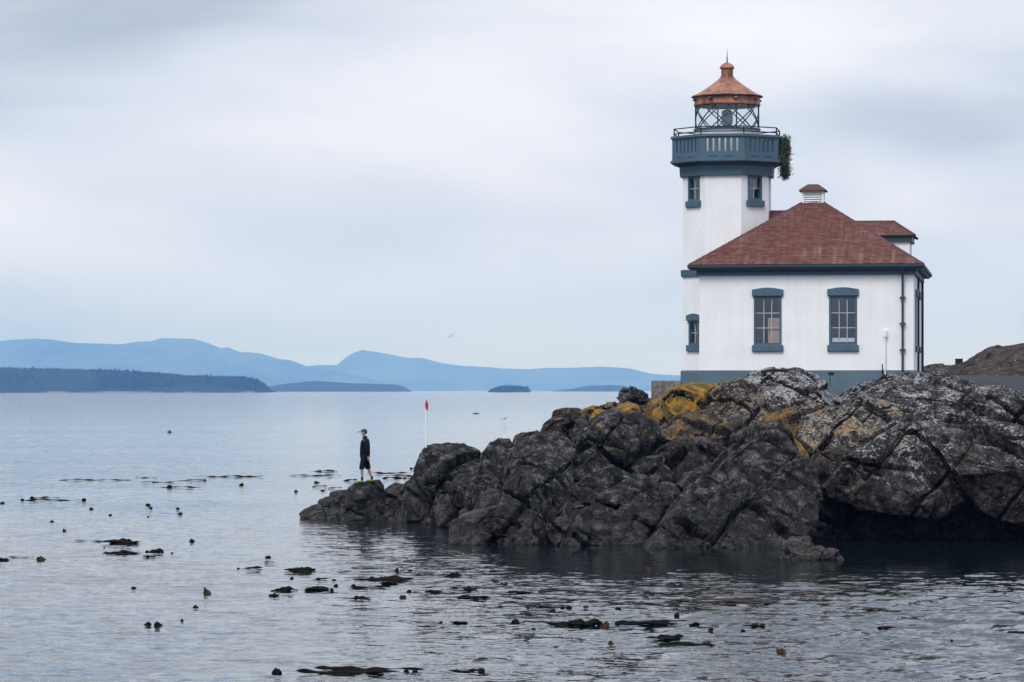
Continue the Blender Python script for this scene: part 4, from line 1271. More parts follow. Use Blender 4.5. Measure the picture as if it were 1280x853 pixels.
# ridge linking the main roof to the tower
TX, TY, TR = 0.543, 5.0, 1.716
l00, l10 = (TX + .2, TY - 1.3, 6.1), (XM, TY - 1.3, 6.1)
l01, l11 = (TX + .2, TY + 1.3, 6.1), (XM, TY + 1.3, 6.1)
k0, k1 = (TX + .2, TY, 7.16), (XM, TY, 7.16)
lk = deck('link_roof', [[l00, l10, k1, k0], [l01, l11, k1, k0]])
shingle_slope('shingles', (l00[0], l00[1], l00[2] + .015), (l10[0], l10[1], l10[2] + .015), (k1[0], k1[1], k1[2] + .015), (k0[0], k0[1], k0[2] + .015), lk)

# octagonal tower
OCT = [R(22.5 + 45 * k) for k in range(8)]


def oct_prism(mb, prof, c=(TX, TY)):
    mb.lathe(prof, 8, c, a0=R(22.5))


TAP = TR * math.cos(R(22.5))
FWID = 2 * TR * math.sin(R(22.5))
TWALL = 8.42
tw = MB()
wins = []
for k in range(8):
    an = R(45 * k)                      # outward normal angle
    nv = Vector((math.cos(an), math.sin(an), 0))
    uv = Vector((-math.sin(an), math.cos(an), 0))
    org = Vector((TX, TY, 0)) + nv * TAP - uv * FWID / 2
    mk = frame_M(org, uv, nv)
    holes = []
    deg = 45 * k
    if deg in (225, 315):
        holes.append((FWID / 2 - 0.34, FWID / 2 + 0.34, 7.49, 8.395))
        wins.append((mk, holes[-1], False))
    if deg == 225:
        holes.append((FWID / 2 - 0.30, FWID / 2 + 0.30, 2.17, 3.06))
        wins.append((mk, holes[-1], True))
    wall_face(tw, mk, 0, FWID, 1.2, TWALL, holes)
tw.build('tower_wall', M['wall'], LH)
for mk, h, hood in wins:
    window(mk, *h, 2, 2, hood=hood, hood_h=0.27, over=0.07)
mb = MB()
oct_prism(mb, [(0.9, 1.3), (0.9, 8.3)])
mb.build('stair_core', M['room'], LH)
mb = MB()
oct_prism(mb, [(TR + 0.09, -0.3), (TR + 0.09, 1.20), (TR + 0.02, 1.24)])
mb.build('tower_plinth', M['plinth'], LH)
mb = MB()
oct_prism(mb, [(TR - 0.1, 4.70), (TR + 0.07, 4.70), (TR + 0.09, 4.94), (TR - 0.1, 4.99)])
mb.build('belt_course', M['blue'], LH)

# gallery: cornice, parapet with slats, railing
mb = MB()
oct_prism(mb, [(1.5, 8.40), (1.83, 8.40), (1.85, 8.76), (1.93, 8.82), (2.09, 8.87), (2.20, 8.90), (2.20, 8.985), (1.4, 8.99)])
mb.build('gallery_cornice', M['blue'], LH)
PR = 2.13


def oct_ring(mb, r_out, r_in, z0, z1):
    v, f = [], []
    for (r, z) in ((r_out, z0), (r_out, z1), (r_in, z1), (r_in, z0)):
        for a in OCT:
            v.append((TX + r * math.cos(a), TY + r * math.sin(a), z))
    for i in range(4):
        for k in range(8):
            f.append((i * 8 + k, i * 8 + (k + 1) % 8, ((i + 1) % 4) * 8 + (k + 1) % 8, ((i + 1) % 4) * 8 + k))
    mb.add(v, f)


mb = MB()
oct_ring(mb, PR, PR - 0.11, 8.99, 9.25)
oct_ring(mb, PR + 0.055, PR - 0.14, 9.80, 9.89)
oct_ring(mb, PR, PR - 0.11, 9.735, 9.797)
par = mb.build('gallery_parapet', M['blue'], LH)
SW = 2 * PR * math.sin(R(22.5))
SAP = PR * math.cos(R(22.5))
for k in range(8):
    an = R(45 * k)
    nv = Vector((math.cos(an), math.sin(an), 0))
    uv = Vector((-math.sin(an), math.cos(an), 0))
    mk = frame_M(Vector((TX, TY, 0)) + nv * SAP - uv * SW / 2, uv, nv)
    cor = 0.235
    slot, sl_w = 0.075, None
    n_slots = 6
    wv_ = (SW - 2 * cor - n_slots * slot) / (n_slots - 1)
    mb = MB()
    mb.box(0.004, cor, 0.003, 0.10, 9.251, 9.734, mk)
    mb.build('parapet_post', M['blue'], par)
    mb = MB()
    mb.box(SW - cor, SW - 0.004, 0.003, 0.10, 9.251, 9.734, mk)
    mb.build('parapet_post', M['blue'], par)
    for j in range(n_slots - 1):
        x0 = cor + slot + j * (wv_ + slot)
        mb = MB()
        mb.box(x0, x0 + wv_, 0.012, 0.085, 9.251, 9.734, mk)
        mb.build('slat', M['blue'], par)
    for j in range(2):                                   # scupper slots in the lower rail
        xq = SW * (0.30 + 0.38 * j)
        mb = MB()
        mb.box(xq - 0.17, xq + 0.17, -0.006, 0.02, 9.055, 9.095, mk)
        mb.build('scupper', M['dark_blue'], par)
rl = MB()
RR = 2.05
for z in (9.99, 10.17):
    rl.tube([(TX + RR * math.cos(a), TY + RR * math.sin(a), z) for a in OCT + [OCT[0]]], 0.022, 6)
rail = rl.build('gallery_railing', M['iron'], LH, smooth=True)
for a in OCT:
    mb = MB()
    mb.tube([(TX + RR * math.cos(a), TY + RR * math.sin(a), 9.80), (TX + RR * math.cos(a), TY + RR * math.sin(a), 10.18)], 0.026, 6)
    mb.build('rail_post', M['iron'], rail)

# lantern room
LR = 1.17
mb = MB()
mb.lathe([(LR + .03, 8.98), (LR + .03, 10.12), (LR + .07, 10.14), (LR + .07, 10.20), (LR - .06, 10.20), (LR - .06, 8.98)], 40, (TX, TY), cap=False)
lan = mb.build('lantern', M['pale_blue'], LH, smooth=True)
mb = MB()
mb.lathe([(LR - .05, 10.145), (LR + .075, 10.145), (LR + .075, 10.205), (LR - .05, 10.205)], 40, (TX, TY), cap=False)
mb.build('lantern_sill', M['dark_blue'], lan, smooth=True)
mb = MB()
v, f = [], []
nL = 40
for z in (10.20, 11.12):
    for k in range(nL):
        a = 2 * math.pi * k / nL
        v.append((TX + (LR - .01) * math.cos(a), TY + (LR - .01) * math.sin(a), z))
f = [(k, (k + 1) % nL, nL + (k + 1) % nL, nL + k) for k in range(nL)]
mb.add(v, f)
mb.build('lantern_glass', M['lantern_glass'], lan, smooth=True)
for k in range(9):
    for sgn in (1, -1):
        mb = MB()
        a0 = 2 * math.pi * (k + 0.12) / 9
        pts = [(TX + LR * math.cos(a0 + sgn * t * R(54)), TY + LR * math.sin(a0 + sgn * t * R(54)), 10.19 + 0.95 * t) for t in [i / 8 for i in range(9)]]
        mb.tube(pts, 0.023, 6)
        mb.build('astragal', M['dark_blue'], lan)
for k in range(10):
    a0 = 2 * math.pi * (k + 0.12) / 10
    if k % 5 in (0, 3):
        mb = MB()
        mb.tube([(TX + LR * math.cos(a0), TY + LR * math.sin(a0), 10.19), (TX + LR * math.cos(a0), TY + LR * math.sin(a0), 11.1)], 0.03, 6)
        mb.build('mullion', M['dark_blue'], lan)
mb = MB()
mb.lathe([(0.16, 9.0), (0.16, 10.20), (0.22, 10.24), (0.22, 10.30), (0.16, 10.34), (0.19, 10.38), (0.22, 10.50), (0.225, 10.60), (0.22, 10.70), (0.19, 10.79), (0.21, 10.82), (0.21, 10.87), (0.1, 10.93)], 24, (TX, TY))
mb.build('lens', M['lens'], lan, smooth=True)
mb = MB()
mb.lathe([(LR - .05, 11.05), (LR + .02, 11.05), (1.235, 11.07), (1.24, 11.12), (1.22, 11.15), (1.225, 11.36), (1.26, 11.38), (1.33, 11.39), (1.335, 11.42), (1.15, 11.50), (0.92, 11.63), (0.66, 11.81),
          (0.43, 11.98), (0.30, 12.09), (0.262, 12.13), (0.262, 12.16), (0.222, 12.18), (0.222, 12.44), (0.265, 12.455), (0.275, 12.48), (0.26, 12.53), (0.20, 12.60), (0.11, 12.66), (0.03, 12.70)], 44, (TX, TY))
lrf = mb.build('lantern_roof', M['copper'], LH, smooth=True)
mb = MB()
mb.lathe([(0.028, 12.68), (0.022, 12.80), (0.012, 13.0), (0.004, 13.2)], 8, (TX, TY))
mb.build('lightning_rod', M['iron'], lrf)
for a in range(20, 380, 45):
    mb = MB()
    an = R(a)
    p = Vector((TX + 1.24 * math.cos(an), TY + 1.24 * math.sin(an), 11.28))
    mb.lathe([(0.0001, -.05), (0.06, -.045), (0.085, 0.0), (0.06, .045), (0.0001, .05)], 10, (0, 0), Matrix.Translation(p))
    mb.build('vent_knob', M['copper'], lrf, smooth=True)

# downspout, brackets, small fittings on the front wall
mb = MB()
xd = 7.21
mb.tube([(xd, -OV + 0.0, WT + 0.22), (xd, -OV + 0.02, WT + 0.08), (xd, -0.13, WT - 0.10), (xd, -0.12, 0.5)], 0.042, 8)
ds = mb.build('downspout', M['dark_blue'], LH, smooth=True)
for z in (3.78, 2.86, 1.93):
    mb = MB()
    mb.box(xd - 0.10, xd + 0.10, -0.14, -0.003, z - 0.025, z + 0.025)
    mb.build('bracket', M['dark_blue'], ds)
mb = MB()
mb.tube([(6.60, -0.10, 0.6), (6.60, -0.10, 2.38)], 0.022, 8)
pp = mb.build('conduit', M['white'], LH, smooth=True)
mb = MB()
mb.box(6.545, 6.655, -0.15, -0.004, 2.38, 2.62)
mb.build('meter_box', M['white'], pp, bevel=0.01)
mb = MB()
mb.tube([(6.50, -0.14, 0.6), (6.50, -0.14, 1.42)], 0.020, 8)
mb.build('pipe', M['iron'], LH)
mb = MB()
mb.tube([(LW + .06, 3.6, 0.4), (LW + .06, 3.6, WT + .1)], 0.04, 8)
mb.build('downspout', M['iron'], LH)
mb = MB()
mb.tube([(LW + .07, 8.3, 0.4), (LW + .07, 8.3, WT + .1)], 0.045, 8)
mb.build('downspout', M['iron'], LH)

# ------------------------------------------------------------------ wreath on the gallery
WR = empty('wreath', LH.matrix_world @ Vector((0, 0, 0)))
WR.location = Matrix.Translation(LH.location) @ Matrix.Rotation(-BETA, 4, 'Z') @ Vector((TX + SAP + 0.17, TY - 0.15, 9.12))
WR.rotation_euler = (0, 0, -BETA)
tag(WR, 'green pine wreath with red bow hung on the gallery parapet', 'wreath')
rg = random.Random(12)
V, Q = [], []
for k in range(2600):
    a = rg.random() * 2 * math.pi
    rt = rg.gauss(0, 0.075)
    ct = rg.gauss(0, 0.075)
    rad = 0.56 + rt
    c = Vector((0.02 + ct, rad * math.cos(a) * 0.9, rad * math.sin(a) * 1.12))
    dirv = Vector((rg.gauss(0.3 * ct / .1, .7), rg.gauss(rt * 6 * math.cos(a), .7), rg.gauss(rt * 6 * math.sin(a) - .3, .7))).normalized()
    sd = dirv.cross(Vector((rg.gauss(0, 1), rg.gauss(0, 1), rg.gauss(0, 1)))).normalized() * 0.013
    ln = rg.uniform(.07, .15)
    b = len(V)
    V += [c - sd, c + sd, c + sd * .5 + dirv * ln, c - sd * .5 + dirv * ln]
    Q.append((b, b + 1, b + 2, b + 3))
o = mesh_np('needles', np.array([tuple(v) for v in V]), np.array(Q), M['pine'], WR, smooth=False)
tag(o, kind='stuff')
mb = MB()
for s in (-1, 1):
    mb.add([(0.14, 0, 0.30), (0.24, s * .16, 0.42), (0.22, s * .20, 0.25), (0.18, s * .14, 0.18), (0.10, s * .15, 0.30)], [(0, 1, 2), (0, 2, 3), (0, 3, 4), (0, 4, 1), (1, 4, 3, 2)])
    mb.add([(0.15, 0, 0.30), (0.20, s * .04, 0.29), (0.19, s * .14, -.02), (0.16, s * .07, 0.0)], [(0, 1, 2, 3)])
mb.lathe([(0.001, .24), (.05, .26), (.06, .30), (.05, .34), (.001, .36)], 10, (0.17, 0))
mb.build('bow', M['red'], WR)

# ------------------------------------------------------------------ small things around the building
c = P(814, 476, 110.5)
mb = MB()
mb.box(0, 1.02, 0, 0.7, -0.9, 0.0)
o = mb.build('concrete_block', M['concrete'], bevel=0.02)
o.location = c
o.rotation_euler = (0, 0, -BETA)
tag(o, 'low weathered concrete block left of the lighthouse plinth', 'block')

mb = MB()
p0 = P(1037.5, 484, 107)
mb.tube([p0, P(1037.5, 470, 107)], 0.012, 6)
o = mb.build('ground_stake', M['iron'])
tag(o, 'thin stake with small dark lamp head in front of the plinth', 'stake light')
mb = MB()
q = P(1038.5, 467.3, 107)
mb.box(q.x - .08, q.x + .10, q.y - .07, q.y + .07, q.z - .06, q.z + .05)
h_ = mb.build('lamp_head', M['iron'], o, bevel=0.015)

mb = MB()
pts = [P(951, 465.5, 103.2), P(958, 464, 103.2), P(966, 462.6, 103.2), P(975, 463.2, 103.2), P(985, 463.6, 103.2)]
mb.tube(pts, 0.05, 8)
o = mb.build('black_pipe', M['iron'], smooth=True)
tag(o, 'short black pipe lying on top of the pale lichen mound', 'pipe')

q = P(1195, 457.5, 150)
mb = MB()
mb.box(0, 0.32, 0, 0.32, -0.35, 0.30)
mb.box(-0.015, 0.335, -0.015, 0.335, 0.30, 0.335)
o = mb.build('litter_bin', M['iron'], bevel=0.01)
o.location = q
tag(o, 'small black square bin on the skyline beside the knoll', 'bin')

# white pole with red marker
pb = P(532.6, 571, 96.2)
PO = empty('marker_pole', pb)
tag(PO, 'slim white pole with furled red flag behind the left boulders', 'pole')
mb = MB()
mb.tube([(0, 0, -0.3), (0, 0, 1.56)], 0.027, 8)
mb.build('pole', M['white'], PO, smooth=True)
mb = MB()
mb.lathe([(0.05, -0.3), (0.05, 0.14), (0.03, 0.16)], 10)
mb.build('socket', M['iron'], PO)
mb = MB()
mb.lathe([(0.01, 1.42), (0.035, 1.45), (0.042, 1.53), (0.036, 1.60), (0.03, 1.67), (0.01, 1.70)], 9, (0.01, 0))
mb.add([(0.02, -0.05, 1.64), (0.075, -.02, 1.58), (0.05, -.03, 1.37), (0.03, -.055, 1.42), (0.0, -.04, 1.40)], [(0, 1, 2, 3), (0, 3, 4)])
mb.build('flag', M['red'], PO, smooth=True)
mb = MB()
mb.lathe([(0.02, 1.69), (0.03, 1.72), (0.028, 1.76), (0.004, 1.78)], 8)
mb.build('pole_cap', M['white'], PO, smooth=True)


# ------------------------------------------------------------------ person
def skinned(name, verts, edges, root, m, parent, sub=2):
    """verts: (x, y, z, rx, ry)"""
    me = bpy.data.meshes.new(name + '_cage')
    me.from_pydata([v[:3] for v in verts], edges, [])
    ob = bpy.data.objects.new(name + '_cage', me)
    COL.objects.link(ob)
    sm = ob.modifiers.new('skin', 'SKIN')
    sm.use_smooth_shade = True
    sm.branch_smoothing = 0.4
    for i, v in enumerate(verts):
        sv = me.skin_vertices[0].data[i]
        sv.radius = (v[3], v[4] if len(v) > 4 else v[3])
        sv.use_root = (i == root)
    sb = ob.modifiers.new('sub', 'SUBSURF')
    sb.levels = sub
    sb.render_levels = sub
    dg = bpy.context.evaluated_depsgraph_get()
    dg.update()
    ev = ob.evaluated_get(dg)
    nm = bpy.data.meshes.new_from_object(ev, depsgraph=dg)
    bpy.data.objects.remove(ob)
    nm.name = name
    nm.materials.clear()
    nm.materials.append(m)
    o = bpy.data.objects.new(name, nm)
    COL.objects.link(o)
    o.parent = parent
    nm.polygons.foreach_set('use_smooth', [True] * len(nm.polygons))
    return o


feet = P(455.5, 603.4, 99.3)
PE = empty('person', feet)
PE.scale = (0.94, 0.94, 0.94)
tag(PE, 'person in black jacket, dark shorts, cap and lime shoes standing on rock tip looking left', 'person')
# x: back (+) / front (-); -y is the person's left, towards the viewer
HIPZ = 0.90
torso = [(0.02, 0, HIPZ, .13, .15), (0.01, 0, 1.02, .115, .14), (0.025, 0, 1.18, .115, .15), (0.035, 0, 1.34, .11, .165), (0.03, 0, 1.44, .07, .10), (0.005, 0, 1.51, .052, .055),
         (-0.025, 0, 1.57, .07, .062), (-0.015, 0, 1.63, .092, .072), (-0.005, 0, 1.69, .085, .068), (-0.115, 0, 1.615, .012, .012)]
V = list(torso)
E = [(0, 1), (1, 2), (2, 3), (3, 4), (4, 5), (5, 6), (6, 7), (7, 8), (7, 9)]


def limb(pts, start):
    b = len(V)
    for i, p in enumerate(pts):
        V.append(p)
        E.append((start if i == 0 else b + i - 1, b + i))
    return len(V) - 1


ARM = {-1: [(0.035, -.19, 1.40, .055, .055), (0.085, -.235, 1.25, .046, .046), (0.115, -.245, 1.10, .040, .040), (0.125, -.22, 0.97, .034, .034), (0.135, -.20, 0.865, .026, .026)],
       1: [(0.035, .19, 1.40, .055, .055), (0.06, .235, 1.25, .046, .046), (0.075, .245, 1.10, .040, .040), (0.06, .24, 0.97, .034, .034), (0.04, .235, 0.865, .026, .026)]}
LEG = {-1: [(-0.02, -.095, 0.80, .088, .088), (-0.055, -.105, 0.62, .072, .072), (-0.075, -.11, 0.48, .055, .055), (-0.075, -.11, 0.34, .055, .053), (-0.07, -.11, 0.18, .040, .038), (-0.07, -.11, 0.08, .034, .034)],
       1: [(0.05, .095, 0.80, .088, .088), (0.085, .105, 0.62, .072, .072), (0.12, .11, 0.48, .055, .055), (0.17, .11, 0.35, .055, .053), (0.22, .11, 0.20, .040, .038), (0.24, .11, 0.11, .034, .034)]}
for s in (-1, 1):
    w = limb(ARM[s], 3)
    wx, wy, wz = V[w][:3]
    pm = limb([(wx + .012, wy, wz - .05, .030, .020), (wx + .022, wy, wz - .09, .032, .017)], w)
    for j, (off, ln) in enumerate(((-.027, .062), (-.009, .073), (.009, .068), (.027, .052))):
        limb([(wx + .026 + off, wy - .002, wz - .09 - ln * .5, .0085, .0085), (wx + .020 + off * .9, wy + s * -.012, wz - .09 - ln, .0075, .0075)], pm)
    limb([(wx - .018, wy + s * .006, wz - .062, .010, .010), (wx - .028, wy + s * .002, wz - .10, .0085, .0085)], pm - 1)
    a = limb(LEG[s], 0)
    ax, ay, az = V[a][:3]
    limb([(ax - .03, ay, az - .045, .036, .034), (ax - .11, ay, az - .06, .032, .022), (ax - .17, ay, az - .065, .024, .014)], a)
skinned('body', V, E, 0, M['skin'], PE, 1)
# jacket
V = [(x, y, z, rx * 1.28 + .045, ry * 1.15 + .035) for x, y, z, rx, ry in torso[:5]]
V[0] = (0.02, 0, 0.70, .155, .18)
V[1] = (0.015, 0, 0.95, .172, .185)
V[4] = (0.022, 0, 1.46, .115, .125)
V.append((0.004, 0, 1.545, .085, .085))
E = [(0, 1), (1, 2), (2, 3), (3, 4), (4, 5)]
for s in (-1, 1):
    limb([(x, y, z, rx + .034, ry + .034) for x, y, z, rx, ry in ARM[s][:-1]] + [(ARM[s][-1][0], ARM[s][-1][1], ARM[s][-1][2] + .02, .05, .05)], 3)
skinned('jacket', V, E, 0, M['jacket'], PE, 2)
# shorts
V = [(0.02, 0, 0.98, .14, .165), (0.02, 0, 0.84, .14, .165)]
E = [(0, 1)]
for s in (-1, 1):
    l = LEG[s]
    limb([(l[0][0], l[0][1], .76, .115, .11), (l[1][0], l[1][1], .62, .105, .10), (l[2][0] - .005, l[2][1], .47, .100, .095), (l[2][0], l[2][1], .44, .100, .095)], 1)
skinned('shorts', V, E, 0, M['shorts'], PE, 2)
for s in (-1, 1):
    l = LEG[s]
    ax, ay, az = l[5][:3]
    mb = MB()
    mb.tube([(ax, ay, az + .10), (ax, ay, az - .01)], [.044, .042], 10)
    mb.build('sock', M['sock'], PE, smooth=True)
    skinned('shoe', [(ax + .045, ay, az - .03, .042, .050), (ax - .02, ay, az - .032, .045, .050), (ax - .10, ay, az - .045, .044, .036), (ax - .185, ay, az - .052, .036, .028)], [(0, 1), (1, 2), (2, 3)], 0, M['shoe'], PE, 2)
mb = MB()
mb.lathe([(0.092, 0), (0.095, .02), (0.091, .05), (0.074, .078), (0.042, .095), (0.001, .10)], 18, (0, 0), Matrix.Translation((-0.008, 0, 1.675)) @ Matrix.Diagonal((1.06, 0.84, 1, 1)))
cp_ = mb.build('cap', M['cap'], PE, smooth=True)
mb = MB()
n = 9
v = []
for zo in (0.0, 0.012):
    for i in range(n):
        t = -1 + 2 * i / (n - 1)
        v.append((-0.085 + 0.03 * t * t, t * .072, 1.682 + zo))
    for i in range(n):
        t = -1 + 2 * i / (n - 1)
        v.append((-0.215 + 0.085 * t * t, t * .078, 1.668 + zo - .012 * t * t))
f = []
for i in range(n - 1):
    f += [(i, i + 1, n + i + 1, n + i), (2 * n + i, 3 * n + i, 3 * n + i + 1, 2 * n + i + 1), (n + i, n + i + 1, 3 * n + i + 1, 3 * n + i), (i, 2 * n + i, 2 * n + i + 1, i + 1)]
f += [(0, n, 3 * n, 2 * n), (n - 1, 3 * n - 1, 4 * n - 1, 2 * n - 1)]
mb.add(v, f)
mb.build('brim', M['cap'], cp_)
mb = MB()
mb.lathe([(0.060, -.05), (0.078, -.02), (0.085, .02), (0.082, .03)], 14, (0, 0), Matrix.Translation((0.018, 0, 1.655)) @ Matrix.Diagonal((0.92, 0.83, 1, 1)))
mb.build('hair', M['hair'], PE, smooth=True)
for s in (-1, 1):
    mb = MB()
    mb.lathe([(0.001, -.03), (.012, -.02), (.016, .005), (.012, .025), (.001, .032)], 8, (0, 0), Matrix.Translation((-0.005, s * .078, 1.62)) @ Matrix.Diagonal((1.0, .45, 1, 1)))
    mb.build('ear', M['skin'], PE, smooth=True)

# ------------------------------------------------------------------ birds and drift
def bird(loc, span, roll, yaw, m, label):
    e = empty('gull', loc)
    e.rotation_euler = (roll, 0, yaw)
    tag(e, label, 'bird')
    mb = MB()
    prof = [(-.20, .004), (-.15, .03), (-.06, .055), (.04, .06), (.12, .045), (.17, .035), (.21, .032), (.25, .01)]
    mb.tube([(0, x * span, .004 * math.sin(9 * x)) for x, r in prof], [r * span for x, r in prof], 8)
    mb.add([(-.05 * span, -.19 * span, 0), (.05 * span, -.19 * span, 0), (.08 * span, -.30 * span, .003), (-.08 * span, -.30 * span, .003)], [(0, 1, 2, 3)])
    mb.build('body', m, e, smooth=True)
    for s in (-1, 1):
        mb = MB()
        st = [(0.03, .10, -.05, .02), (.15, .12, -.05, .07), (.25, .13, -.01, .075), (.36, .08, -.03, .05), (.50, -.02, -.06, .02)]
        v = []
        for x, ya, yb, z in st:
            v += [(s * x * span, ya * span, z * span), (s * x * span, yb * span, z * span), (s * x * span, yb * span, (z + .012) * span), (s * x * span, ya * span, (z + .018) * span)]
        f = [(4 * i + a, 4 * i + (a + 1) % 4, 4 * i + 4 + (a + 1) % 4, 4 * i + 4 + a) for i in range(len(st) - 1) for a in range(4)] + [(0, 1, 2, 3), (16, 19, 18, 17)]
        mb.add(v, f)
        mb.build('wing', m, e)
    return e


b1 = bird(P(564, 420.5, 430), 1.4, 0, 0, M['gull'], 'small grey gull gliding banked in the sky above the hazy mountains')
b1.rotation_euler = (R(8), R(-42), R(70))
b1.rotation_euler = (0, R(-38), R(12))
b2 = bird(P(630.5, 524, 395), 1.35, 0, 0, M['gull_dark'], 'dark gull skimming low over the water left of the rocks')
b2.rotation_euler = (0, R(-14), R(-20))


def drift(x, y, w, label):
    X, Y = on_water(x, y)
    s = Y / F
    mb = MB()
    ln = w * s
    mb.tube([(-ln / 2, 0, -.05), (-ln * .3, .03, .04), (0, 0, .07), (ln * .25, -.02, .05), (ln / 2, .02, -.03)], [.06, .12, .14, .12, .05], 8)
    mb.tube([(-ln * .1, 0, .1), (-ln * .14, 0, .28)], [.04, .02], 6)
    o = mb.build('driftwood', M['log'], smooth=True)
    o.location = (X, Y, 0)
    tag(o, label, 'driftwood')


drift(595, 517.5, 9, 'small dark piece of driftwood afloat beyond the skimming gull')
drift(212, 541, 5, 'tiny dark speck of driftwood far out on the left water')

# ------------------------------------------------------------------ floating kelp
KR = random.Random(21)


def kelp_bulb(x, y, w, label, m='kelp', tall=0.75, frond=True):
    X, Y = on_water(x, y + 1.5)
    s = Y / F * w
    mb = MB()
    r = s * 0.46
    n = 12
    Mx = Matrix.Rotation(KR.uniform(-.5, .5), 4, 'Y') @ Matrix.Rotation(KR.uniform(0, 6.28), 4, 'Z')
    prof = []
    wedge = KR.random() < 0.6
    Mx = Matrix.Diagonal((KR.uniform(.95, 1.35), 1, KR.uniform(.85, 1.15), 1)) @ Mx
    for i in range(9):
        t = i / 8
        a = math.pi * t
        if wedge:
            prof.append((max(0.002, r * (0.25 + 1.0 * min(1, t * 4)) * (1 - t) ** 0.75 * .95), r * (-0.5 + 1.45 * t) * (tall + .15)))
            continue
        prof.append((max(0.002, r * math.sin(a) ** 0.8 * (0.95 - .35 * t)), r * 0.10 - r * tall * math.cos(a) * 0.8))
    v0 = len(mb.v)
    mb.lathe(prof, n, (0, 0), Mx)
    for i in range(v0, len(mb.v)):
        p = Vector(mb.v[i])
        k = 1 + KR.uniform(-.25, .25)
        mb.v[i] = (p.x * k, p.y * k, p.z * (1 + KR.uniform(-.08, .08)))
    mb.tube([(0, 0, -r * .6), (r * .9, .0, -r * .35), (r * 1.6, .02, -r * .5)], [r * .35, r * .25, r * .12], 7)
    o = mb.build('kelp_bulb', M[m], smooth=True)
    o.location = (X, Y, 0)
    tag(o, label, 'kelp', 'kelp bulbs bobbing on the water')
    if frond:
        mb = MB()
        for q in range(3):
            a = KR.uniform(0, 6.28)
            l_ = r * KR.uniform(0.9, 1.5)
            wd = r * KR.uniform(.5, .95)
            v, f = [], []
            for i in range(7):
                t = i / 6
                px = math.cos(a) * l_ * t
                py = math.sin(a) * l_ * t
                pz = r * (0.45 + .3 * math.sin(t * 2.6) - 1.1 * t * t) * min(1.2, tall + .25)
                sx, sy = -math.sin(a) * wd * (1 - .6 * t), math.cos(a) * wd * (1 - .6 * t)
                v += [(px - sx, py - sy, pz), (px + sx, py + sy, pz + r * .15), (px + sx * .9, py + sy * .9, pz + r * .03), (px - sx * .9, py - sy * .9, pz - r * .10)]
            for i in range(6):
                f += [(4 * i + b_, 4 * i + (b_ + 1) % 4, 4 * i + 4 + (b_ + 1) % 4, 4 * i + 4 + b_) for b_ in range(4)]
            f += [(0, 1, 2, 3), (24, 27, 26, 25)]
            mb.add(v, f)
        mb.build('frond', M[m], o)
    return o


def kelp_blade(x0, x1, y, label, th=4.0, m='kelp', bulbs=(), name='floating_kelp', tilt=0.0):
    """floating ribbon between photo columns x0 and x1; th = how tall it stands in pixels"""
    X0, Y = on_water(x0, y)
    X1, _ = on_water(x1, y)
    ln = X1 - X0
    h = th * 1.25 * Y / F
    mb = MB()
    K = 6
    ns = 1 if th < 2.6 else (3 if ln < 0.6 else 6)
    for q in range(ns):
        if ns == 1:
            a0, a1, oy, hq = 0.0, 1.0, 0.0, h
        else:
            a0 = 0.0 if q == 0 else KR.uniform(0, .45)
            a1 = 1.0 if q == 1 else KR.uniform(.55, 1.0)
            oy = KR.uniform(-.5, .5) * min(0.9, 0.10 + 0.5 * ln)
            hq = h * KR.uniform(.45, 1.0)
        lq = (a1 - a0) * ln
        n = max(10, int(lq / 0.07))
        ph, ph2, ph3 = KR.random() * 6, KR.random() * 6, KR.random() * 6
        rot = KR.uniform(-.10, .10) + tilt
        v, f = [], []
        for i in range(n + 1):
            t = i / n
            env = max(0.04, math.sin(math.pi * t) ** 0.45)
            env *= 0.6 + 0.4 * math.sin(t * 5.0 + ph) * math.sin(t * 9.1 + ph2)
            wv = oy + 0.06 * min(ln, 1.2) * math.sin(t * lq * 3.1 + ph) + rot * (t - .5) * lq
            wd = (0.02 + 1.1 * hq) * env
            hh = hq * env * (0.75 + 0.35 * math.sin(t * lq * 11 + ph2))
            zc = 0.020 + 0.25 * hq * math.sin(t * lq * 4.3 + ph3)
            for k in range(K):
                a = 2 * math.pi * k / K
                v.append((-ln / 2 + a0 * ln + lq * t, wv + wd * math.cos(a), zc + hh * math.sin(a) * (1.0 if math.sin(a) > 0 else .6)))
        for i in range(n):
            for k in range(K):
                f.append((i * K + k, i * K + (k + 1) % K, (i + 1) * K + (k + 1) % K, (i + 1) * K + k))
        f += [tuple(reversed(range(K))), tuple(range(n * K, n * K + K))]
        mb.add(v, f)
    o = mb.build(name, M[m], smooth=True)
    o.location = ((X0 + X1) / 2, Y, 0)
    tag(o, label, 'kelp', 'kelp stalks and blades lying on the water')
    for (bx, bw) in bulbs:
        xx, _ = on_water(bx, y)
        rb_ = bw * Y / F * .5
        mb = MB()
        mb.lathe([(0.002, -rb_ * .6), (rb_ * .8, -rb_ * .3), (rb_, .2 * rb_), (rb_ * .7, .8 * rb_), (0.002, 1.05 * rb_)], 10, (xx - (X0 + X1) / 2, -0.02))
        mb.build('bulb', M[m], o, smooth=True)
    return o


def stalk(x0, x1, y, label, th=1.6, bulbs=(), m='kelp', tilt=0.0):
    return kelp_blade(x0, x1, y, label, th, m, bulbs, 'kelp_strand', tilt)


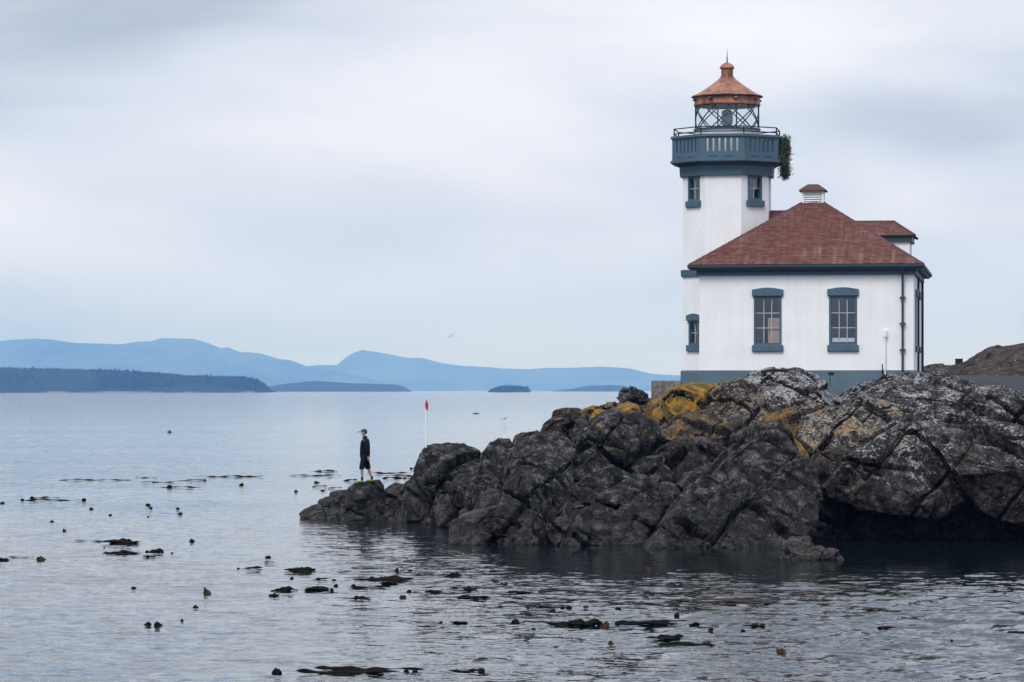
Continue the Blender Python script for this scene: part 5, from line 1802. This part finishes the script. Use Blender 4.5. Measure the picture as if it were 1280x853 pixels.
# far out
stalk(387, 423, 589.5, 'short kelp stalk with two bulbs left of the person', 1.5, ((400, 4), (416, 4)))
stalk(358, 427, 594.8, 'long faint kelp stalk running up to the left of the person', 1.2)
stalk(458, 516, 592, 'upper kelp stalk between the person and the boulders', 1.5)
stalk(480, 516, 595.2, 'middle kelp stalk between the person and the boulders', 1.4)
stalk(477, 514, 598.6, 'lower kelp stalk between the person and the boulders', 2.0, ((506, 4),))
stalk(512, 528, 586.5, 'short kelp stalk just below the foot of the white pole', 1.4, ((514, 4),))
stalk(429, 447, 601.2, 'thick dark kelp stalk ending at the shoes of the person', 2.2)
kelp_bulb(395.6, 602.5, 7, 'single low kelp bulb left of the shoes, above two others', frond=False)
stalk(390, 409, 609, 'short kelp blade between two bulbs left of the rock tip', 2.0)
stalk(409, 428, 610.8, 'thin kelp stalk touching the person rock from the left', 1.3)
kelp_bulb(403.5, 612.5, 6, 'kelp bulb floating just above the low rock tip', frond=False)
kelp_bulb(370, 613.5, 7, 'kelp bulb farthest left of the group near the rock tip', frond=False)
stalk(73, 165, 600.5, 'long thin kelp stalk farthest out on the left', 1.6)
stalk(168, 197, 597.6, 'short faint kelp stalk between two long far ones', 1.1)
stalk(176, 221, 603.2, 'thin kelp stalk with bulb in the far left cluster', 1.4, ((192, 3),))
stalk(221, 258, 601, 'thin kelp stalk ending in a bulb in the far left cluster', 1.2, ((256, 4),))
stalk(240, 330, 596.3, 'long dark kelp stalk at the top right of the far cluster', 1.9)
stalk(201, 252, 609.6, 'kelp stalk with thick bulb nearest in the far left cluster', 1.6, ((212, 7),))
kelp_bulb(302, 605.5, 8, 'lone flat kelp bulb under the right end of the longest far stalk', frond=False)
stalk(36, 76, 623, 'upper of two kelp stalks near the left edge', 1.6, ((40, 5),))
stalk(27, 108, 625.8, 'lower kelp stalk near the left edge with a bulb at each end', 1.6, ((28, 5), (105, 6)))
kelp_bulb(3, 628, 7, 'kelp bulb cut off by the left edge of the picture', frond=False)
kelp_bulb(114, 635.5, 6.5, 'single kelp bulb right of the two stalks near the left edge')
kelp_bulb(185, 630.5, 6.5, 'upper kelp bulb of a touching pair in the left water')
kelp_bulb(188.5, 634.5, 6, 'lower kelp bulb of a touching pair in the left water')
kelp_bulb(222, 635, 5.5, 'small pointed kelp bulb above a wider one left of centre')
kelp_bulb(225.6, 641.5, 6.5, 'wider kelp bulb below a small pointed one left of centre')
kelp_bulb(138, 643, 5, 'small flat kelp bulb between two larger ones in the left water', frond=False)
kelp_bulb(185.5, 645, 4, 'tiny kelp bulb straight below the touching pair', frond=False)
kelp_bulb(65, 651.5, 6.5, 'upper left kelp bulb of a slanting pair near the left edge')
kelp_bulb(80, 662.5, 6.5, 'lower right kelp bulb of a slanting pair near the left edge')
stalk(80, 130, 677, 'thin kelp stalk trailing left from a broad blade', 1.1)
kelp_blade(127, 175, 679.5, 'broad humped kelp blade in the left water', 5.5, bulbs=((152, 7),))
kelp_bulb(130.5, 684, 4, 'tiny kelp bulb between two broad blades on the left', frond=False)
kelp_blade(125, 179, 692, 'long flat kelp blade below the humped one on the left', 4.5, bulbs=((141, 5),))
kelp_blade(181, 205, 690.5, 'short lumpy kelp blade right of the long flat one', 4.5, bulbs=((184, 5), (203, 4)))
kelp_blade(178, 195, 697, 'small dark kelp blade below the lumpy one on the left', 3.0)
kelp_bulb(215, 690.5, 4, 'tiny kelp bulb right of the lumpy kelp blade', frond=False)
kelp_bulb(239.7, 675.5, 8, 'upright folded kelp bulb alone in the left water')
kelp_blade(-4, 14, 700.5, 'olive kelp clump cut off by the left edge', 5.0)
stalk(10, 45, 697.4, 'two joined thin kelp stalks leading to a curled bulb at left', 1.6)
kelp_bulb(51.5, 698.5, 12, 'curled kelp bulb with fronds at the end of thin stalks', m='kelp_tan')
stalk(297, 329, 711.6, 'straight kelp stalk left of the middle kelp bed', 2.4, ((298, 4),))
kelp_bulb(167, 734.5, 8, 'round dark kelp bulb alone in the left foreground', frond=False)
kelp_bulb(259, 741, 11, 'arched kelp bulb standing like an open tent in left foreground', m='kelp_tan', tall=1.7)
kelp_bulb(244.5, 758, 9, 'pointed low kelp bulb below the arched one', frond=False)
kelp_bulb(227.6, 774, 5, 'tiny kelp bulb in the left foreground right of a pair', frond=False)
kelp_bulb(185, 779.5, 9.5, 'left kelp bulb of the close pair in the left foreground')
kelp_bulb(197, 780.5, 11, 'right kelp bulb of the close pair in the left foreground')
# middle bed
kelp_bulb(335, 696, 8, 'small pointed kelp bulb at the top left of the middle bed')
stalk(329, 348, 704.3, 'short thin kelp stalk under the top left bulb of the bed', 1.3)
kelp_blade(354, 395, 714, 'tangled kelp clump with raised knobs at upper left of the bed', 5.5, bulbs=((378, 8), (386, 10), (374, 6)))
kelp_bulb(365, 722, 6, 'small kelp bulb just under the tangled clump', frond=False)
stalk(390, 411, 725, 'short kelp stalk left of a round bulb in the bed', 2.2)
kelp_bulb(417.5, 724.5, 7, 'round kelp bulb at the end of a short stalk in the bed', frond=False)
kelp_blade(440, 520, 724.6, 'largest kelp mat of the middle bed with two raised knobs', 5.5, bulbs=((465, 8), (492, 8)))
kelp_bulb(496, 712.5, 7, 'tall narrow kelp bulb standing above the largest mat', tall=1.6, frond=False)
kelp_bulb(513, 712.3, 6, 'round kelp bulb right of the tall narrow one')
kelp_blade(470, 506, 731, 'narrow kelp blade just under the largest mat', 3.0)
stalk(432, 500, 735.2, 'long thin kelp stalk under the narrow blade of the bed', 1.8)
kelp_bulb(442, 731, 7, 'kelp bulb above the left end of the long thin stalk', frond=False)
kelp_blade(378, 416, 738, 'dark flat kelp blade with bulbs on its right end', 4.0, bulbs=((408, 6), (415, 5)))
kelp_bulb(420, 731.5, 7.5, 'round kelp bulb above the right end of a flat blade', frond=False)
kelp_blade(338, 373, 738.6, 'leftmost large kelp blade of the middle bed', 5.0)
kelp_blade(335, 350, 745.5, 'short curved kelp blade at the lower left of the bed', 4.5)
kelp_blade(435, 465, 750.5, 'smooth spindle shaped kelp blade at the bottom of the bed', 4.5)
kelp_bulb(503, 746, 10, 'curled kelp bulb showing a pale inside at bottom of the bed', m='kelp_tan')
kelp_bulb(511.5, 738.5, 7, 'small kelp bulb above the curled one', frond=False)
kelp_blade(530, 556, 740.4, 'lens shaped kelp blade right of the curled bulb', 4.0)
kelp_blade(553, 579, 721.3, 'arched kelp blade at upper right of the middle bed', 4.0)
stalk(561, 584, 735.4, 'thin kelp stalk at the right of the bed', 2.2)
kelp_blade(578, 600, 738, 'thick short kelp blade right of the thin stalk', 4.5)
kelp_blade(568, 612, 748, 'crossed kelp blade with one raised arm at right of bed', 3.6, tilt=0.15)
kelp_bulb(551, 777, 5, 'tiny kelp bulb left of a lone small blade', frond=False)
kelp_blade(560, 586, 779.8, 'lone small kelp blade below the middle bed', 3.6)
kelp_blade(612, 623, 714.5, 'tiny kelp blade in the glitter beside the front rock', 2.2)
kelp_bulb(627, 728.7, 4.5, 'left tiny kelp bulb of two in the glitter', frond=False)
kelp_bulb(632.5, 728.5, 4.5, 'right tiny kelp bulb of two in the glitter', frond=False)
stalk(631, 646, 742.6, 'short kelp stalk right of the middle bed', 2.0)
# bottom edge
kelp_bulb(346, 840, 16, 'largest knobbly kelp bulb near the bottom edge')
kelp_blade(371, 531, 840, 'longest kelp blade, lying along the bottom edge', 6.5, bulbs=((519, 7), (508, 7)))
kelp_blade(559, 607, 840.4, 'second kelp blade at the bottom edge, with bulb at right end', 5.0, bulbs=((602, 9),))
# right bed
kelp_bulb(810, 712, 9, 'pale tipped kelp frond standing in the dark rock reflection', m='kelp_tan', tall=1.2)
kelp_bulb(770, 725.5, 6, 'small pale kelp bulb in the dark rock reflection', m='kelp_pale', frond=False)
kelp_blade(634, 668, 742, 'rumpled kelp clump at the upper left of the right bed', 4.5, bulbs=((648, 6),))
kelp_blade(672, 690, 739.5, 'small brown kelp clump right of the rumpled one', 4.0, m='kelp_pale')
stalk(659, 716, 760.8, 'kelp stalk with three bulbs at left of the right bed', 2.0, ((703, 6), (711, 8), (660, 4)))
kelp_bulb(691, 763, 9, 'dark kelp bulb just below the three bulb stalk', frond=False)
kelp_bulb(732.6, 758.5, 8, 'small tan kelp bulb at the top of the right bed', m='kelp_tan')
kelp_bulb(772, 760.5, 9, 'dark round kelp bulb right of the small tan one')
kelp_bulb(645, 776.5, 11, 'flat dark kelp bulb alone left of the big right mat', frond=False)
kelp_bulb(667, 786, 7, 'tiny flat kelp bulb under the left end of the big right mat', frond=False)
kelp_blade(680, 753, 782, 'biggest dark kelp mat of the right bed', 7.5, bulbs=((740, 9), (750, 8)))
kelp_bulb(757, 782.5, 12, 'bright tan kelp bulb at the right end of the biggest mat', m='kelp_tan', tall=1.2)
kelp_bulb(764, 804, 8, 'narrow tan kelp bulb standing below the right bed', m='kelp_tan', tall=1.6)
kelp_blade(765, 862, 780.6, 'long kelp mat right of the bright tan bulb', 5.0, bulbs=((772, 8), (786, 6)))
kelp_blade(861, 878, 782.4, 'short kelp blade off the right end of the long mat', 4.0)
kelp_blade(805, 857, 799.2, 'upper of two thin kelp blades below the long mat', 3.6)
kelp_blade(803, 894, 806.4, 'lower of two thin kelp blades below the long mat', 3.4)
kelp_bulb(846, 768, 9, 'low dark kelp lump above the long mat', frond=False)
kelp_bulb(889, 786, 8, 'dim kelp bulb left of the lower right clump', frond=False)
kelp_blade(828, 974, 752.8, 'wide pale brown kelp raft lying flat before the rocks', 3.2, m='kelp_pale')
kelp_blade(880, 1040, 756.5, 'dull brown kelp streak just in front of the pale raft', 2.0, m='kelp_pale')
kelp_blade(926, 958, 783, 'dark kelp clump in the rippled water at right', 4.0, bulbs=((943, 7), (953, 7)))
kelp_bulb(928.5, 788, 7, 'kelp bulb at the lower left of the right hand clump', frond=False)
kelp_bulb(975, 813.5, 13, 'orange brown kelp bulb alone in the right foreground', m='kelp_tan')
kelp_bulb(1088, 763, 9, 'dark pointed kelp bulb in the right hand ripples')
kelp_blade(1096, 1123, 786, 'dark kelp blade among the right hand ripples', 3.2)
kelp_bulb(1190, 801.5, 8, 'kelp bulb farthest right in the open ripples', frond=False)
kelp_blade(1258, 1284, 792.5, 'kelp blade at the right edge of the picture', 3.6)

# ------------------------------------------------------------------ haze
mb = MB()
mb.box(-44000, 44000, -400, 44000, -4.5, 450)
hz = mb.build('haze', bpy.data.materials.new('sea_haze'))
hm = hz.data.materials[0]
hm.use_nodes = True
ht = hm.node_tree
ht.nodes.clear()
pv = node(ht, 'ShaderNodeVolumePrincipled')
pv.inputs['Color'].default_value = (0.20, 0.46, 1.0, 1)
pv.inputs['Absorption Color'].default_value = (1, 1, 1, 1)
pv.inputs['Density'].default_value = 0.85e-4
pv.inputs['Anisotropy'].default_value = 0.0
ho_ = node(ht, 'ShaderNodeOutputMaterial')
ht.links.new(pv.outputs[0], ho_.inputs['Volume'])
tag(hz, 'thin blue sea haze over the whole bay', 'haze', kind='stuff')
